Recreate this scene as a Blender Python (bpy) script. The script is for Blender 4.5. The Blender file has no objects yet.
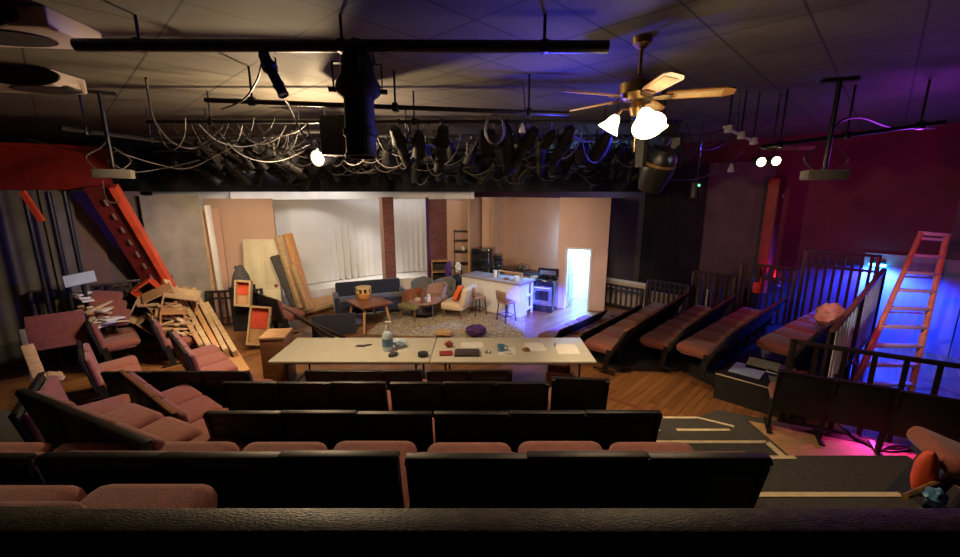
import bpy, bmesh, math, random
from mathutils import Vector, Matrix, Euler
random.seed(7)
C = bpy.context.scene.collection
PI = math.pi
H = 3.2                       # eye height above the stage floor
FPX, S12, C12 = 410.0, math.sin(math.radians(12)), math.cos(math.radians(12))

def D(px, py, Y):             # world point seen at a photo pixel, at forward distance Y
    u, v = (px-480)/FPX, (py-278.5)/FPX
    k = Y/(C12 - v*S12)
    return Vector((u*k, Y, H-(S12+v*C12)*k))
def G(px, py, z=0.0):         # world point seen at a photo pixel, on the level z
    u, v = (px-480)/FPX, (py-278.5)/FPX
    k = (H-z)/(S12+v*C12)
    return Vector((u*k, k*(C12-v*S12), z))
def Rr(d, e, z=0.0):          # right-hand seating block axes (45 degrees)
    return Vector((.70*d+.714*e, .714*d-.70*e, z))
def Lw(a, n2, z=0.0):         # left wall axes: a along the wall to the right-far, n2 towards the wall
    return Vector((.70*a-.714*n2, .714*a+.70*n2, z))

# ------------------------------------------------------------------ materials
def mat(name, col, rough=.6, metal=0.0, var=.12, scale=8.0, bump=0.0, emit=None, estr=0.0, bscale=None, coat=0.0, sheen=0.0, spec=.5, stretch=None):
    m = bpy.data.materials.new(name); m.use_nodes = True
    nt = m.node_tree; b = nt.nodes['Principled BSDF']
    tc = nt.nodes.new('ShaderNodeTexCoord')
    vec = tc.outputs['Object']
    if stretch:
        mp = nt.nodes.new('ShaderNodeMapping'); mp.inputs['Scale'].default_value = stretch
        nt.links.new(vec, mp.inputs['Vector']); vec = mp.outputs['Vector']
    nz = nt.nodes.new('ShaderNodeTexNoise'); nz.inputs['Scale'].default_value = scale; nz.inputs['Detail'].default_value = 5
    nt.links.new(vec, nz.inputs['Vector'])
    rp = nt.nodes.new('ShaderNodeValToRGB')
    rp.color_ramp.elements[0].position = .3; rp.color_ramp.elements[1].position = .7
    rp.color_ramp.elements[0].color = [max(0, c*(1-var)) for c in col[:3]]+[1]
    rp.color_ramp.elements[1].color = [min(1, c*(1+var)) for c in col[:3]]+[1]
    nt.links.new(nz.outputs['Fac'], rp.inputs['Fac'])
    nt.links.new(rp.outputs['Color'], b.inputs['Base Color'])
    b.inputs['Roughness'].default_value = rough; b.inputs['Metallic'].default_value = metal
    b.inputs['Specular IOR Level'].default_value = spec
    if coat: b.inputs['Coat Weight'].default_value = coat
    if sheen: b.inputs['Sheen Weight'].default_value = sheen
    if bump:
        bp = nt.nodes.new('ShaderNodeBump'); bp.inputs['Strength'].default_value = bump
        bp.inputs['Distance'].default_value = .02
        n2 = nt.nodes.new('ShaderNodeTexNoise'); n2.inputs['Scale'].default_value = bscale or scale*4
        nt.links.new(vec, n2.inputs['Vector']); nt.links.new(n2.outputs['Fac'], bp.inputs['Height'])
        nt.links.new(bp.outputs['Normal'], b.inputs['Normal'])
    if emit:
        b.inputs['Emission Color'].default_value = list(emit)+[1]; b.inputs['Emission Strength'].default_value = estr
    return m

def line_mat(name, c0, c1, cl, sx, sy, ang, lw, rough=.5, stagger=True, coat=0.0, mott=.0, grain=None, metal=0):
    """boards / tiles: a brick pattern laid in the horizontal plane at an angle"""
    m = bpy.data.materials.new(name); m.use_nodes = True
    nt = m.node_tree; b = nt.nodes['Principled BSDF']
    tc = nt.nodes.new('ShaderNodeTexCoord'); mp = nt.nodes.new('ShaderNodeMapping')
    mp.inputs['Rotation'].default_value = (0, 0, ang)
    nt.links.new(tc.outputs['Object'], mp.inputs['Vector'])
    br = nt.nodes.new('ShaderNodeTexBrick')
    br.offset = .5 if stagger else 0.0
    br.inputs['Scale'].default_value = 1.0
    br.inputs['Brick Width'].default_value = sx; br.inputs['Row Height'].default_value = sy
    br.inputs['Mortar Size'].default_value = lw; br.inputs['Mortar Smooth'].default_value = .1
    br.inputs['Color1'].default_value = list(c0)+[1]; br.inputs['Color2'].default_value = list(c1)+[1]
    br.inputs['Mortar'].default_value = list(cl)+[1]
    nt.links.new(mp.outputs['Vector'], br.inputs['Vector'])
    out = br.outputs['Color']
    gs = nt.nodes.new('ShaderNodeMapping'); gs.inputs['Scale'].default_value = grain or (1, 1, 1)
    nt.links.new(mp.outputs['Vector'], gs.inputs['Vector'])
    nz = nt.nodes.new('ShaderNodeTexNoise'); nz.inputs['Scale'].default_value = 3; nz.inputs['Detail'].default_value = 6
    nt.links.new(gs.outputs['Vector'], nz.inputs['Vector'])
    rp = nt.nodes.new('ShaderNodeValToRGB')
    rp.color_ramp.elements[0].position = .3; rp.color_ramp.elements[1].position = .7
    rp.color_ramp.elements[0].color = (1-mott, 1-mott, 1-mott, 1); rp.color_ramp.elements[1].color = (1, 1, 1, 1)
    nt.links.new(nz.outputs['Fac'], rp.inputs['Fac'])
    mx = nt.nodes.new('ShaderNodeMix'); mx.data_type = 'RGBA'; mx.blend_type = 'MULTIPLY'; mx.inputs[0].default_value = 1
    nt.links.new(out, mx.inputs[6]); nt.links.new(rp.outputs['Color'], mx.inputs[7])
    nt.links.new(mx.outputs[2], b.inputs['Base Color'])
    b.inputs['Roughness'].default_value = rough; b.inputs['Metallic'].default_value = metal
    if coat: b.inputs['Coat Weight'].default_value = coat
    return m

M = dict(
 lampblack=mat('black_lamp_enamel', (.0055,.005,.005), .6, var=.4, scale=20, spec=.25),
 black=mat('black_paint', (.012,.012,.013), .55, var=.3, scale=12, bump=.1),
 blackmetal=mat('black_metal', (.02,.02,.022), .38, .4, var=.4, scale=20),
 drape=mat('black_velour', (.009,.009,.011), .95, var=.4, scale=3, sheen=.1),
 maroonpanel=mat('brown_maroon_panel', (.13,.075,.062), .8, var=.2, scale=2),
 pinkbeige=mat('rosy_beige_flat', (.62,.36,.27), .8, var=.08, scale=2),
 greydrape=mat('grey_cloth', (.10,.092,.085), .95, var=.25, scale=2.2),
 shell=mat('seat_back_shell', (.007,.006,.007), .55, var=.4, scale=9, bump=.08),
 maroon=mat('maroon_upholstery', (.235,.066,.042), .85, var=.18, scale=22, bump=.2, bscale=160, sheen=.25),
 maroondk=mat('worn_maroon_upholstery', (.20,.052,.045), .85, var=.22, scale=15, bump=.2, bscale=160, sheen=.25),
 iron=mat('cast_iron', (.025,.022,.022), .5, .6, var=.4, scale=20),
 railwood=mat('black_railing_wood', (.02,.013,.010), .45, var=.4, scale=10),
 capwood=mat('brown_seat_cap_wood', (.17,.075,.032), .4, var=.35, scale=10, stretch=(.3,4,4)),
 ledge=mat('worn_dark_wood', (.042,.034,.020), .5, var=.95, scale=22, bump=.18, bscale=90, stretch=(1,2.5,2.5)),
 carpet=mat('grey_carpet', (.050,.046,.036), .95, var=.3, scale=30, bump=.4, bscale=200),
 tape=mat('cream_tape', (.62,.50,.28), .6, var=.15, scale=14),
 wall_r=mat('maroon_wall_paint', (.10,.02,.032), .75, var=.25, scale=1.6, bump=.1),
 wall_lo=mat('grey_wall_panel', (.30,.30,.33), .7, var=.1, scale=2),
 wall_l=mat('dark_wall_paint', (.045,.038,.036), .85, var=.3, scale=1.5),
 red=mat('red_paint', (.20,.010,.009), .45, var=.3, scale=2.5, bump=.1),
 darkred_shaded=mat('shadowed_oxide_paint', (.11,.010,.010), .5, var=.4, scale=4),
 redlit=mat('lit_red_paint', (.60,.075,.025), .45, var=.2, scale=4),
 greyflat=mat('grey_flat_paint', (.20,.175,.14), .85, var=.22, scale=2.5),
 greyflat2=mat('plum_grey_flat_paint', (.11,.085,.09), .85, var=.15, scale=2),
 beige=mat('salmon_beige_flat', (.58,.365,.26), .8, var=.06, scale=2),
 beige2=mat('pale_beige_flat', (.62,.41,.30), .8, var=.06, scale=2),
 beigedk=mat('tan_flat', (.46,.26,.15), .8, var=.08, scale=2),
 brickmat=line_mat('brick_paint', (.28,.10,.07), (.20,.07,.055), (.12,.06,.05), .22, .075, 0, .006, .8),
 cyc=mat('white_cyclorama_cloth', (.70,.68,.64), .9, var=.04, scale=2),
 white=mat('white_paint', (.72,.69,.62), .6, var=.06, scale=4),
 cream=mat('cream_door_paint', (.64,.56,.36), .55, var=.07, scale=4),
 pine=mat('pine_wood', (.50,.34,.17), .6, var=.22, scale=5, stretch=(1,1,9)),
 pine2=mat('orange_pine_wood', (.52,.27,.10), .55, var=.25, scale=6, stretch=(6,6,1)),
 ply=mat('plywood', (.42,.24,.11), .65, var=.22, scale=5, stretch=(1,5,1)),
 walnut=mat('walnut_wood', (.22,.075,.035), .4, var=.3, scale=7, stretch=(1,6,1), coat=.2),
 navy=mat('navy_upholstery', (.014,.015,.026), .9, var=.25, scale=20, sheen=.3),
 greyup=mat('grey_tweed', (.15,.135,.115), .9, var=.25, scale=60, sheen=.2),
 olive=mat('olive_upholstery', (.20,.17,.06), .85, var=.2, scale=40),
 pinkup=mat('dusty_pink_upholstery', (.36,.21,.17), .85, var=.15, scale=40),
 creamup=mat('cream_upholstery', (.62,.48,.32), .85, var=.1, scale=40),
 orange=mat('orange_fabric', (.72,.12,.02), .8, var=.15, scale=30),
 wicker=mat('orange_wicker', (.66,.30,.07), .7, var=.45, scale=30, bump=.6, bscale=60),
 steel=mat('brushed_steel', (.42,.42,.43), .3, .9, var=.15, scale=10),
 alu=mat('aluminium', (.74,.74,.75), .42, .0, var=.12, scale=14),
 fiber=mat('orange_fibreglass', (.75,.33,.14), .45, var=.15, scale=8),
 glossblack=mat('gloss_black_enamel', (.012,.012,.014), .15, var=.2, scale=5, coat=.5),
 darktop=mat('dark_counter_laminate', (.03,.026,.028), .3, var=.5, scale=30),
 tabletop=mat('off_white_plastic', (.47,.445,.36), .45, var=.05, scale=7, bump=.05),
 brass=mat('antique_brass', (.28,.17,.06), .35, .85, var=.3, scale=14),
 bladewood=mat('golden_oak_blade', (.50,.25,.08), .45, var=.3, scale=8, stretch=(1,8,1)),
 bladecane=mat('cane_inlay', (.64,.45,.20), .7, var=.3, scale=80),
 globe=mat('lit_glass_shade', (1,.9,.7), .4, var=.02, emit=(1,.80,.48), estr=5.0),
 bulb=mat('lit_lamp_bulb', (1,.95,.8), .4, var=.02, emit=(1,.86,.62), estr=40.0),
 bulb2=mat('lit_track_lens', (1,.9,.7), .4, var=.02, emit=(1,.82,.45), estr=12.0),
 blueglow=mat('lit_blue_lens', (.2,.5,1), .4, var=.02, emit=(.05,.45,1), estr=30.0),
 greenled=mat('green_indicator', (.1,.8,.2), .4, var=.02, emit=(.1,1,.3), estr=6.0),
 lens=mat('glass_lens', (.10,.11,.13), .08, 0, var=.2, scale=4, coat=1),
 paper=mat('white_paper', (.66,.64,.60), .8, var=.08, scale=10),
 bluepaper=mat('pale_blue_sheet', (.42,.52,.66), .7, var=.1, scale=5),
 purple=mat('purple_cloth', (.085,.03,.15), .85, var=.25, scale=12),
 darkred=mat('dark_red_cover', (.25,.03,.03), .5, var=.2, scale=12),
 bookblack=mat('charcoal_cover', (.045,.035,.04), .5, var=.2, scale=12),
 clear=mat('clear_blue_plastic', (.50,.62,.68), .15, var=.1, scale=6, coat=.5),
 bluecup=mat('blue_glaze', (.10,.24,.42), .25, var=.2, scale=10),
 tan=mat('kraft_paper_bag', (.50,.30,.13), .8, var=.25, scale=12, bump=.5),
 cable=mat('black_rubber', (.018,.017,.017), .5, var=.3, scale=10),
 greycable=mat('grey_cable_sheath', (.055,.047,.042), .6, var=.2, scale=10),
 duct=mat('off_white_duct', (.34,.27,.24), .7, var=.12, scale=2),
 foam=mat('charcoal_foam', (.06,.058,.055), .95, var=.4, scale=20, bump=.6),
 redpanel=mat('scarlet_panel', (.62,.075,.03), .6, var=.15, scale=6),
 gold=mat('amber_lit_metal', (.42,.25,.08), .4, .6, var=.3, scale=12),
 rug=mat('patterned_rug', (.36,.29,.19), .95, var=.5, scale=14, bump=.3),
)
M['floor'] = line_mat('hardwood_planks', (.36,.155,.048), (.20,.08,.026), (.05,.02,.008), 1.5, .11, -math.atan2(.714,.70), .004, .34, True, .25, .35, (.5,9,1))
M['ceil'] = line_mat('dark_ceiling_tiles', (.110,.098,.078), (.104,.092,.074), (.02,.018,.016), .80, .60, -math.atan2(.714,.70), .009, .8, False, 0, .18)

# ------------------------------------------------------------------ mesh builder
class MB:
    def __init__(s): s.bm = bmesh.new()
    def _merge(s, t, mx=None):
        if mx is not None: bmesh.ops.transform(t, matrix=mx, verts=t.verts)
        me = bpy.data.meshes.new('t'); t.to_mesh(me); t.free(); s.bm.from_mesh(me); bpy.data.meshes.remove(me)
        return s
    def box(s, c, d, rot=None, bev=0.0, seg=2, mx=None):
        t = bmesh.new(); bmesh.ops.create_cube(t, size=1)
        bmesh.ops.scale(t, vec=d, verts=t.verts)
        if bev: bmesh.ops.bevel(t, geom=t.edges[:], offset=min(bev, min(d)*.49), segments=seg, profile=.5, affect='EDGES')
        m = Matrix.Translation(c)
        if rot is not None: m = m @ Euler(rot).to_matrix().to_4x4()
        if mx is not None: m = mx @ m
        return s._merge(t, m)
    def beam(s, p0, p1, w, h, bev=0.0, up=(0,0,1)):
        p0, p1 = Vector(p0), Vector(p1); d = p1-p0; L = d.length; x = d.normalized()
        up = Vector(up)
        if abs(x.dot(up)) > .98: up = Vector((0,1,0)) if abs(x.y) < .9 else Vector((1,0,0))
        y = up.cross(x).normalized(); z = x.cross(y)
        m = Matrix((x, y, z)).transposed().to_4x4(); m.translation = (p0+p1)/2
        t = bmesh.new(); bmesh.ops.create_cube(t, size=1); bmesh.ops.scale(t, vec=(L, w, h), verts=t.verts)
        if bev: bmesh.ops.bevel(t, geom=t.edges[:], offset=bev, segments=2, profile=.5, affect='EDGES')
        return s._merge(t, m)
    def cyl(s, p0, p1, r0, r1=None, n=14):
        r1 = r0 if r1 is None else r1
        p0, p1 = Vector(p0), Vector(p1); d = p1-p0
        t = bmesh.new()
        bmesh.ops.create_cone(t, cap_ends=True, segments=n, radius1=r0, radius2=max(r1, 1e-4), depth=d.length)
        q = Vector((0,0,1)).rotation_difference(d.normalized()).to_matrix().to_4x4(); q.translation = (p0+p1)/2
        return s._merge(t, q)
    def lathe(s, prof, n=20, mx=None):
        t = bmesh.new(); rings = []
        for r, z in prof:
            rings.append([t.verts.new((max(r, 1e-4)*math.cos(2*PI*i/n), max(r, 1e-4)*math.sin(2*PI*i/n), z)) for i in range(n)])
        for a, b in zip(rings, rings[1:]):
            for i in range(n): t.faces.new((a[i], a[(i+1) % n], b[(i+1) % n], b[i]))
        t.faces.new(rings[0][::-1]); t.faces.new(rings[-1])
        return s._merge(t, mx)
    def tube(s, pts, r, n=6, smooth=4):
        P = [Vector(p) for p in pts]
        if len(P) > 2 and smooth:
            Q = []
            for i in range(len(P)-1):
                a, b, c, d = P[max(i-1, 0)], P[i], P[i+1], P[min(i+2, len(P)-1)]
                for k in range(smooth):
                    t = k/smooth
                    Q.append(.5*((2*b)+(-a+c)*t+(2*a-5*b+4*c-d)*t*t+(-a+3*b-3*c+d)*t**3))
            Q.append(P[-1]); P = Q
        t = bmesh.new(); rings = []; prev = None
        for i, p in enumerate(P):
            tg = (P[min(i+1, len(P)-1)]-P[max(i-1, 0)])
            tg = tg.normalized() if tg.length > 1e-9 else Vector((0,0,1))
            ref = prev if prev is not None and abs(prev.dot(tg)) < .95 else (Vector((0,0,1)) if abs(tg.z) < .9 else Vector((1,0,0)))
            a = (ref - tg*ref.dot(tg)).normalized(); b = tg.cross(a); prev = a
            rings.append([t.verts.new(p+r*(math.cos(2*PI*k/n)*a+math.sin(2*PI*k/n)*b)) for k in range(n)])
        for a, b in zip(rings, rings[1:]):
            for k in range(n): t.faces.new((a[k], a[(k+1) % n], b[(k+1) % n], b[k]))
        t.faces.new(rings[0][::-1]); t.faces.new(rings[-1])
        return s._merge(t)
    def prism(s, poly, z0, z1, mx=None):
        t = bmesh.new()
        a = [t.verts.new((p[0], p[1], z0)) for p in poly]; b = [t.verts.new((p[0], p[1], z1)) for p in poly]
        n = len(poly)
        t.faces.new(a[::-1]); t.faces.new(b)
        for i in range(n): t.faces.new((a[i], a[(i+1) % n], b[(i+1) % n], b[i]))
        bmesh.ops.recalc_face_normals(t, faces=t.faces)
        return s._merge(t, mx)
    def sheet(s, path, z0, z1, th=.02, nz=1, fn=None):
        """a cloth or panel standing on a plan path, given real thickness; fn(i,f,p)->offset vector"""
        t = bmesh.new(); n = len(path); P = [Vector((p[0], p[1], 0)) for p in path]
        nr = []
        for i in range(n):
            d = (P[min(i+1, n-1)]-P[max(i-1, 0)]).normalized(); nr.append(Vector((-d.y, d.x, 0)))
        g = {}
        for sd in (0, 1):
            for i in range(n):
                for k in range(nz+1):
                    f = k/nz; p = P[i]+nr[i]*(th*(sd-.5)); p.z = z0+(z1-z0)*f
                    if fn: p = p+fn(i, f, nr[i])
                    g[sd, i, k] = t.verts.new(p)
        for i in range(n-1):
            for k in range(nz):
                t.faces.new((g[0,i,k], g[0,i+1,k], g[0,i+1,k+1], g[0,i,k+1]))
                t.faces.new((g[1,i,k], g[1,i,k+1], g[1,i+1,k+1], g[1,i+1,k]))
            t.faces.new((g[0,i,0], g[1,i,0], g[1,i+1,0], g[0,i+1,0]))
            t.faces.new((g[0,i,nz], g[0,i+1,nz], g[1,i+1,nz], g[1,i,nz]))
        for i in (0, n-1):
            for k in range(nz): t.faces.new((g[0,i,k], g[0,i,k+1], g[1,i,k+1], g[1,i,k]))
        bmesh.ops.recalc_face_normals(t, faces=t.faces)
        return s._merge(t)
    def blob(s, c, d, seed=0, amp=.15, n=3):
        t = bmesh.new(); bmesh.ops.create_icosphere(t, subdivisions=n, radius=.5)
        rn = random.Random(seed); ph = [rn.uniform(0, 6.3) for _ in range(6)]
        for v in t.verts:
            p = v.co.normalized()
            k = 1+amp*(math.sin(5*p.x+ph[0])*math.sin(4*p.y+ph[1])+.6*math.sin(9*p.z+ph[2]+3*p.x)+.4*math.sin(13*p.y+ph[3]))
            v.co = v.co*k
        bmesh.ops.scale(t, vec=d, verts=t.verts)
        return s._merge(t, Matrix.Translation(c))
    def mesh(s, name, m, ang=35):
        me = bpy.data.meshes.new(name); s.bm.to_mesh(me); s.bm.free(); me.materials.append(m)
        me.shade_smooth(); me.set_sharp_from_angle(angle=math.radians(ang))
        return me
    def build(s, name, m, parent=None, **kw):
        return inst(name, s.mesh(name, m), parent, **kw)

def inst(name, me, parent=None, loc=None, rot=None):
    o = bpy.data.objects.new(name, me); C.objects.link(o)
    if parent is not None: o.parent = parent
    if loc is not None: o.location = loc
    if rot is not None: o.rotation_euler = rot
    return o
def tag(o, label, cat, group=None, kind=None):
    o['label'] = label; o['category'] = cat
    if group: o['group'] = group
    if kind: o['kind'] = kind
    return o
def thing(name, label, cat, loc=(0,0,0), rotz=0.0, group=None, rot=None):
    o = bpy.data.objects.new(name, None); C.objects.link(o); o.empty_display_size = .1
    o.location = loc; o.rotation_euler = rot if rot is not None else (0, 0, rotz)
    return tag(o, label, cat, group)
def struct(name, mb, m, label=None, cat=None):
    o = mb.build(name, m); o['kind'] = 'structure'
    if label: o['label'] = label; o['category'] = cat
    return o
for n_ in M['brickmat'].node_tree.nodes:
    if n_.type == 'MAPPING' and n_.inputs['Rotation'].default_value[2] == 0 and n_.inputs['Scale'].default_value[0] == 1: n_.inputs['Rotation'].default_value[0] = PI/2

# ================================================================== ROOM SHELL
CEIL = 4.45
def quad(a0, a1, b0, b1): return [tuple(Rr(a0, b0))[:2], tuple(Rr(a1, b0))[:2], tuple(Rr(a1, b1))[:2], tuple(Rr(a0, b1))[:2]]
LW = 15.0      # left wall distance, RW right wall distance
RW = 12.0
room = quad(-8, RW, -LW, 9)
struct('floor', MB().prism(room, -.12, 0), M['floor'])
struct('ceiling', MB().prism(room, CEIL, CEIL+.12), M['ceil'])
struct('wall_right', MB().prism(quad(RW, RW+.15, -LW, 9), -.12, CEIL+.12), M['wall_r'])
struct('wall_left', MB().prism(quad(-8, RW, -LW-.15, -LW), -.12, CEIL+.12), M['wall_l'])
# paler panelling along the foot of the right wall, with a seam
pb = MB()
for e0, e1 in ((-.2, 1.28), (1.30, 2.6), (2.62, 4.2), (4.22, 6.0)): pb.prism(quad(RW-.04, RW, e0, e1), 0, 1.92)
struct('trim_1', pb, M['wall_lo'])
struct('trim_2', MB().prism(quad(RW-.12, RW, .95, 2.6), 1.92, 3.85), M['greyflat2'])       # boxed-out grey panel above
# red painted soffit running along the left
sf = MB()
p0, p1 = D(-60, 183, 7.0), D(112, 186, 8.05)
d_ = (p1-p0); d_.z = 0; d_.normalize()
sf.beam((p0.x, p0.y, 3.62), (p1.x, p1.y, 3.62), .22, .78)
sf.beam((p0.x, p0.y-.06, 3.26), (p1.x, p1.y-.06, 3.26), .34, .06)
sf.beam((p0.x, p0.y-.06, 3.98), (p1.x, p1.y-.06, 3.98), .34, .06)
struct('trim_3', sf, M['red'])

# ---- raked platforms (floor of the auditorium)
def plat(i, poly, z0, z1, m=None): return struct('trim_%d' % i, MB().prism(poly, z0, z1), M[m or 'carpet'])
plat(10, [(-7,4.85),(-2.9,4.9),(-2.8,5.03),(2.97,5.03),(3.3,5.2),(6.9,3.5),(6.9,-.5),(-7,-.5)], .0, .23)
plat(11, [(-2.62,4.35),(2.95,4.35),(2.95,-.5),(-7,-.5),(-7,4.8),(-4.8,4.72),(-2.98,3.55),(-2.62,3.72)], .23, .47)
plat(12, [(-2.15,3.74),(2.93,3.74),(2.93,-.5),(-7,-.5),(-7,3.2),(-3.4,3.2),(-2.6,3.05),(-2.15,3.0)], .47, .72)
plat(13, [(1.25,3.2),(3.75,3.2),(3.75,1.0),(1.25,1.0)], .72, .93)
plat(14, [(-1.6,2.5),(-1.6,1.0),(-6,1.0),(-6,3.12),(-3.2,3.12),(-2.12,2.72)], .72, .9)
plat(15, [(-1.5,2.5),(2.95,2.5),(2.95,-.5),(-6,-.5),(-6,1.96),(-1.5,1.96)], .9, 1.14)
plat(16, [(-6,1.58),(1.6,1.58),(1.6,-.5),(-6,-.5)], 1.14, 1.51)
o = MB().prism([(3.55,4.9),(6.4,3.5),(6.4,2.9),(4.2,2.9),(3.55,3.6)], .231, .24).build('trim_17', M['ply']); o['kind'] = 'structure'  # lighter patch added over the dark carpet so the pink light shows
# cream tape on the step edges of the right aisle
def tape(name, a, b, z, w=.045):
    o = MB().beam((a[0], a[1], z+.003), (b[0], b[1], z+.003), w, .005).build(name, M['tape']); o['kind'] = 'structure'
tape('trim_20', (1.15,4.99), (2.92,4.99), .23); tape('trim_21', (2.92,4.99), (3.28,4.78), .23)
tape('trim_22', (1.55,4.32), (2.1,4.32), .47); tape('trim_23', (2.3,4.32), (2.92,4.32), .47)
tape('trim_24', (1.4,3.71), (2.90,3.71), .72); tape('trim_25', (2.90,3.71), (2.90,3.25), .72, .06)
tape('trim_26', (1.45,3.17), (2.75,3.17), .93)
tape('trim_27', (1.35,2.47), (2.92,2.47), 1.14)
# a border board let into the stage floor
b0, b1 = G(604, 396), G(668, 418)
struct('trim_28', MB().beam((b0.x, b0.y, .004), (b1.x+.5, b1.y-.42, .004), .07, .012), M['walnut'])

# ---- right-hand risers, under the fanned rows
near = {1:(6.6,-4.42), 2:(6.55,-3.88), 3:(6.45,-3.08), 4:(7.2,-2.38), 5:(7.0,-1.68), 6:(7.5,-.66)}
far  = {1:(8.58,-4.44), 2:(9.27,-3.93), 3:(10.1,-3.26), 4:(10.4,-2.36), 5:(10.5,-1.45), 6:(10.4,-.20)}
lev  = {1:0.0, 2:0.0, 3:.05, 4:.10, 5:.20, 6:.40}
for k in range(3, 7):
    a = k-1; g = .10
    poly = [Rr(near[a][0]+.35, near[a][1]+g), Rr(10.62, far[a][1]+g), Rr(10.62, far[k][1]+g), Rr(near[k][0]-(.65 if k == 6 else -.25), near[k][1]+g)]
    if k == 6: poly[0] = Rr(6.85, near[5][1]+.14)
    plat(30+k, [tuple(p)[:2] for p in poly], 0, lev[k], 'black' if k != 6 else 'black')
e0, e1 = Rr(6.87, -1.55), Rr(6.87, -.65)
tape('trim_38', e0, e1, .40, .035)

# ================================================================== THEATRE SEATS
_seat, _back, _cush, _std, _cap = {}, {}, {}, {}, {}
def seat_mesh(w):
    if w not in _seat:
        b = MB(); b.box((0,.30,.385), (w-.03,.54,.16), rot=(math.radians(4),0,0), bev=.072, seg=4)
        b.box((0,.28,.325), (w-.08,.42,.03))
        _seat[w] = b.mesh('seat', M['maroon'])
    return _seat[w]
def back_mesh(w):
    if w not in _back:
        t = math.radians(9)
        b = MB(); b.box((0,-.035,.575), (w-.006,.028,.56), rot=(t,0,0), bev=.010)
        b.box((0,-.055,.60), (w-.1,.012,.36), rot=(t,0,0), bev=.004)
        _back[w] = b.mesh('backrest', M['shell'])
    return _back[w]
def cush_mesh(w):
    if w not in _cush:
        b = MB(); b.box((0,.025,.585), (w-.03,.085,.50), rot=(math.radians(9),0,0), bev=.04, seg=3)
        _cush[w] = b.mesh('back_cushion', M['maroondk'])
    return _cush[w]
def std_mesh(k=0.0):
    if k not in _std:
        b = MB(); b.box((0,.14,.012), (.06,.40,.024), bev=.006)
        b.beam((0,.12,.02), (0,.06,.40), .03, .09)
        q = Matrix.Translation((0,0,.36)) @ Matrix.Rotation(k, 4, 'X') @ Matrix.Translation((0,0,-.36))
        b.beam(q @ Vector((0,.02,.36)), q @ Vector((0,-.085,.83)), .028, .045)
        b.cyl(q @ Vector((-.018,-.095,.845)), q @ Vector((.018,-.095,.845)), .018, n=10)
        _std[k] = b.mesh('standard', M['iron'])
    return _std[k]
def cap_mesh(w, m):
    if (w, m) not in _cap:
        b = MB(); b.box((0,-.078,.862), (w-.004,.05,.022), bev=.007)
        _cap[w, m] = b.mesh('top_rail', M[m])
    return _cap[w, m]
def bank(n, w, loc, yaw, label, group=None, cap='iron', jit=.006, cush=True, pitch=0.0, name='theatre_seat_bank', tip=0.0, rec=0.0):
    pv = Vector((0,0,.36)); off = pv - Matrix.Rotation(rec, 3, 'X') @ pv
    r = thing(name, label, 'theatre seats', loc, 0, group, rot=(pitch, 0, yaw))
    for i in range(n):
        x = (i+.5)*w; q = random.uniform(-jit, jit)
        so = Vector((0,.05,.36)) - Matrix.Rotation(tip, 3, 'X') @ Vector((0,.05,.36)); inst('seat', seat_mesh(w), r, (x, so.y, q+so.z), (tip, 0, 0))
        inst('backrest', back_mesh(w), r, (x, off.y, q+off.z), (rec, 0, 0))
        if cush: inst('back_cushion', cush_mesh(w), r, (x, off.y, q+off.z), (rec, 0, 0))
        inst('top_rail', cap_mesh(w, cap), r, (x, off.y, q+off.z), (rec, 0, 0))
    for i in range(n+1):
        x = min(max(i*w, .02), n*w-.02)
        inst('standard', std_mesh(rec), r, (x, 0, 0))
    return r
gC = 'banks of seats in the centre block'
yaw0 = 0
bank(3, .47, (-2.10,4.66,.23), 0, 'front-row bank of three dark-backed seats under the left half of the long table', gC)
bank(2, .515, (-.64,4.66,.23), 0, 'front-row bank of two dark-backed seats under the middle of the long table', gC)
bank(3, .545, (-2.57,3.86,.47), 0, 'second-row bank of three seats behind the left end of the white table', gC)
bank(3, .53, (-.90,3.86,.47), 0, 'second-row bank of three seats in the middle, one row behind the table seats', gC)
bank(1, .58, (.74,3.97,.47), math.radians(-5), 'single loose seat with a square dark back at the right end of the second row', 'single seats', jit=0)
bank(3, .565, (-2.05,2.86,.72), 0, 'third-row bank of three seats, left of the gap in the middle', gC)
bank(3, .565, (-.345,2.86,.72), 0, 'third-row bank of three seats, right of the gap, beside the taped steps', gC)
bank(3, .553, (-2.03,1.76,1.14), 0, 'nearest full-row bank of three dark-backed seats, left of centre behind the rail', gC, tip=.16)
bank(3, .56, (-.345,1.76,1.14), 0, 'nearest full-row bank of three dark-backed seats, right of centre, ending at the taped aisle', gC, tip=.16)
bank(2, .553, (-3.18,1.76,1.14), 0, 'dark bank of two seats at the far left end of the nearest full row', gC, tip=.16)
bank(2, .56, (-2.22,.99,1.51), 0, 'two maroon seats just beyond the front rail in the bottom left corner', gC)
gL = 'banks of seats in the left block'
bank(3, .65, (-4.99,5.12,0), 0, 'dark-backed bank of three seats on the floor left of the table, end panel towards it', gL)
r = math.radians
bank(3, .56, (-4.28,4.66,.23), -r(35.6), 'angled bank of three maroon seats left of the third row, with a brown top edge', gL, cap='capwood')
bank(2, .50, (-4.34,3.88,.56), -r(53), 'bank of two thick maroon seats turned to the right at far left', gL)
bank(3, .53, (-3.36,2.86,.9), -r(24), 'angled dark bank of three seats with a thin lit edge at lower left', gL)
bank(2, .50, (-6.33,6.23,0), -r(45), 'pair of pink-lit maroon seats on the wooden floor at left', gL)
bank(3, .50, (-5.30,6.76,0), -r(45), 'bank of three seats with narrow pink-lit backs beside the dark bank and the leaning boards', gL)
bank(2, .56, (-6.62,7.90,0), -r(45), 'bank of seats buried under wooden box frames at left', gL)
bank(2, .54, (-7.40,7.50,.1), -r(45), 'bank of seats heaped with papers and timber offcuts at far left', gL)
bank(2, .6, (-5.35,9.5,0), -r(38), 'bank of two seats turned to the stage beyond the left end of the table', gL)
gR = 'rows of seats in the right block'
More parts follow.
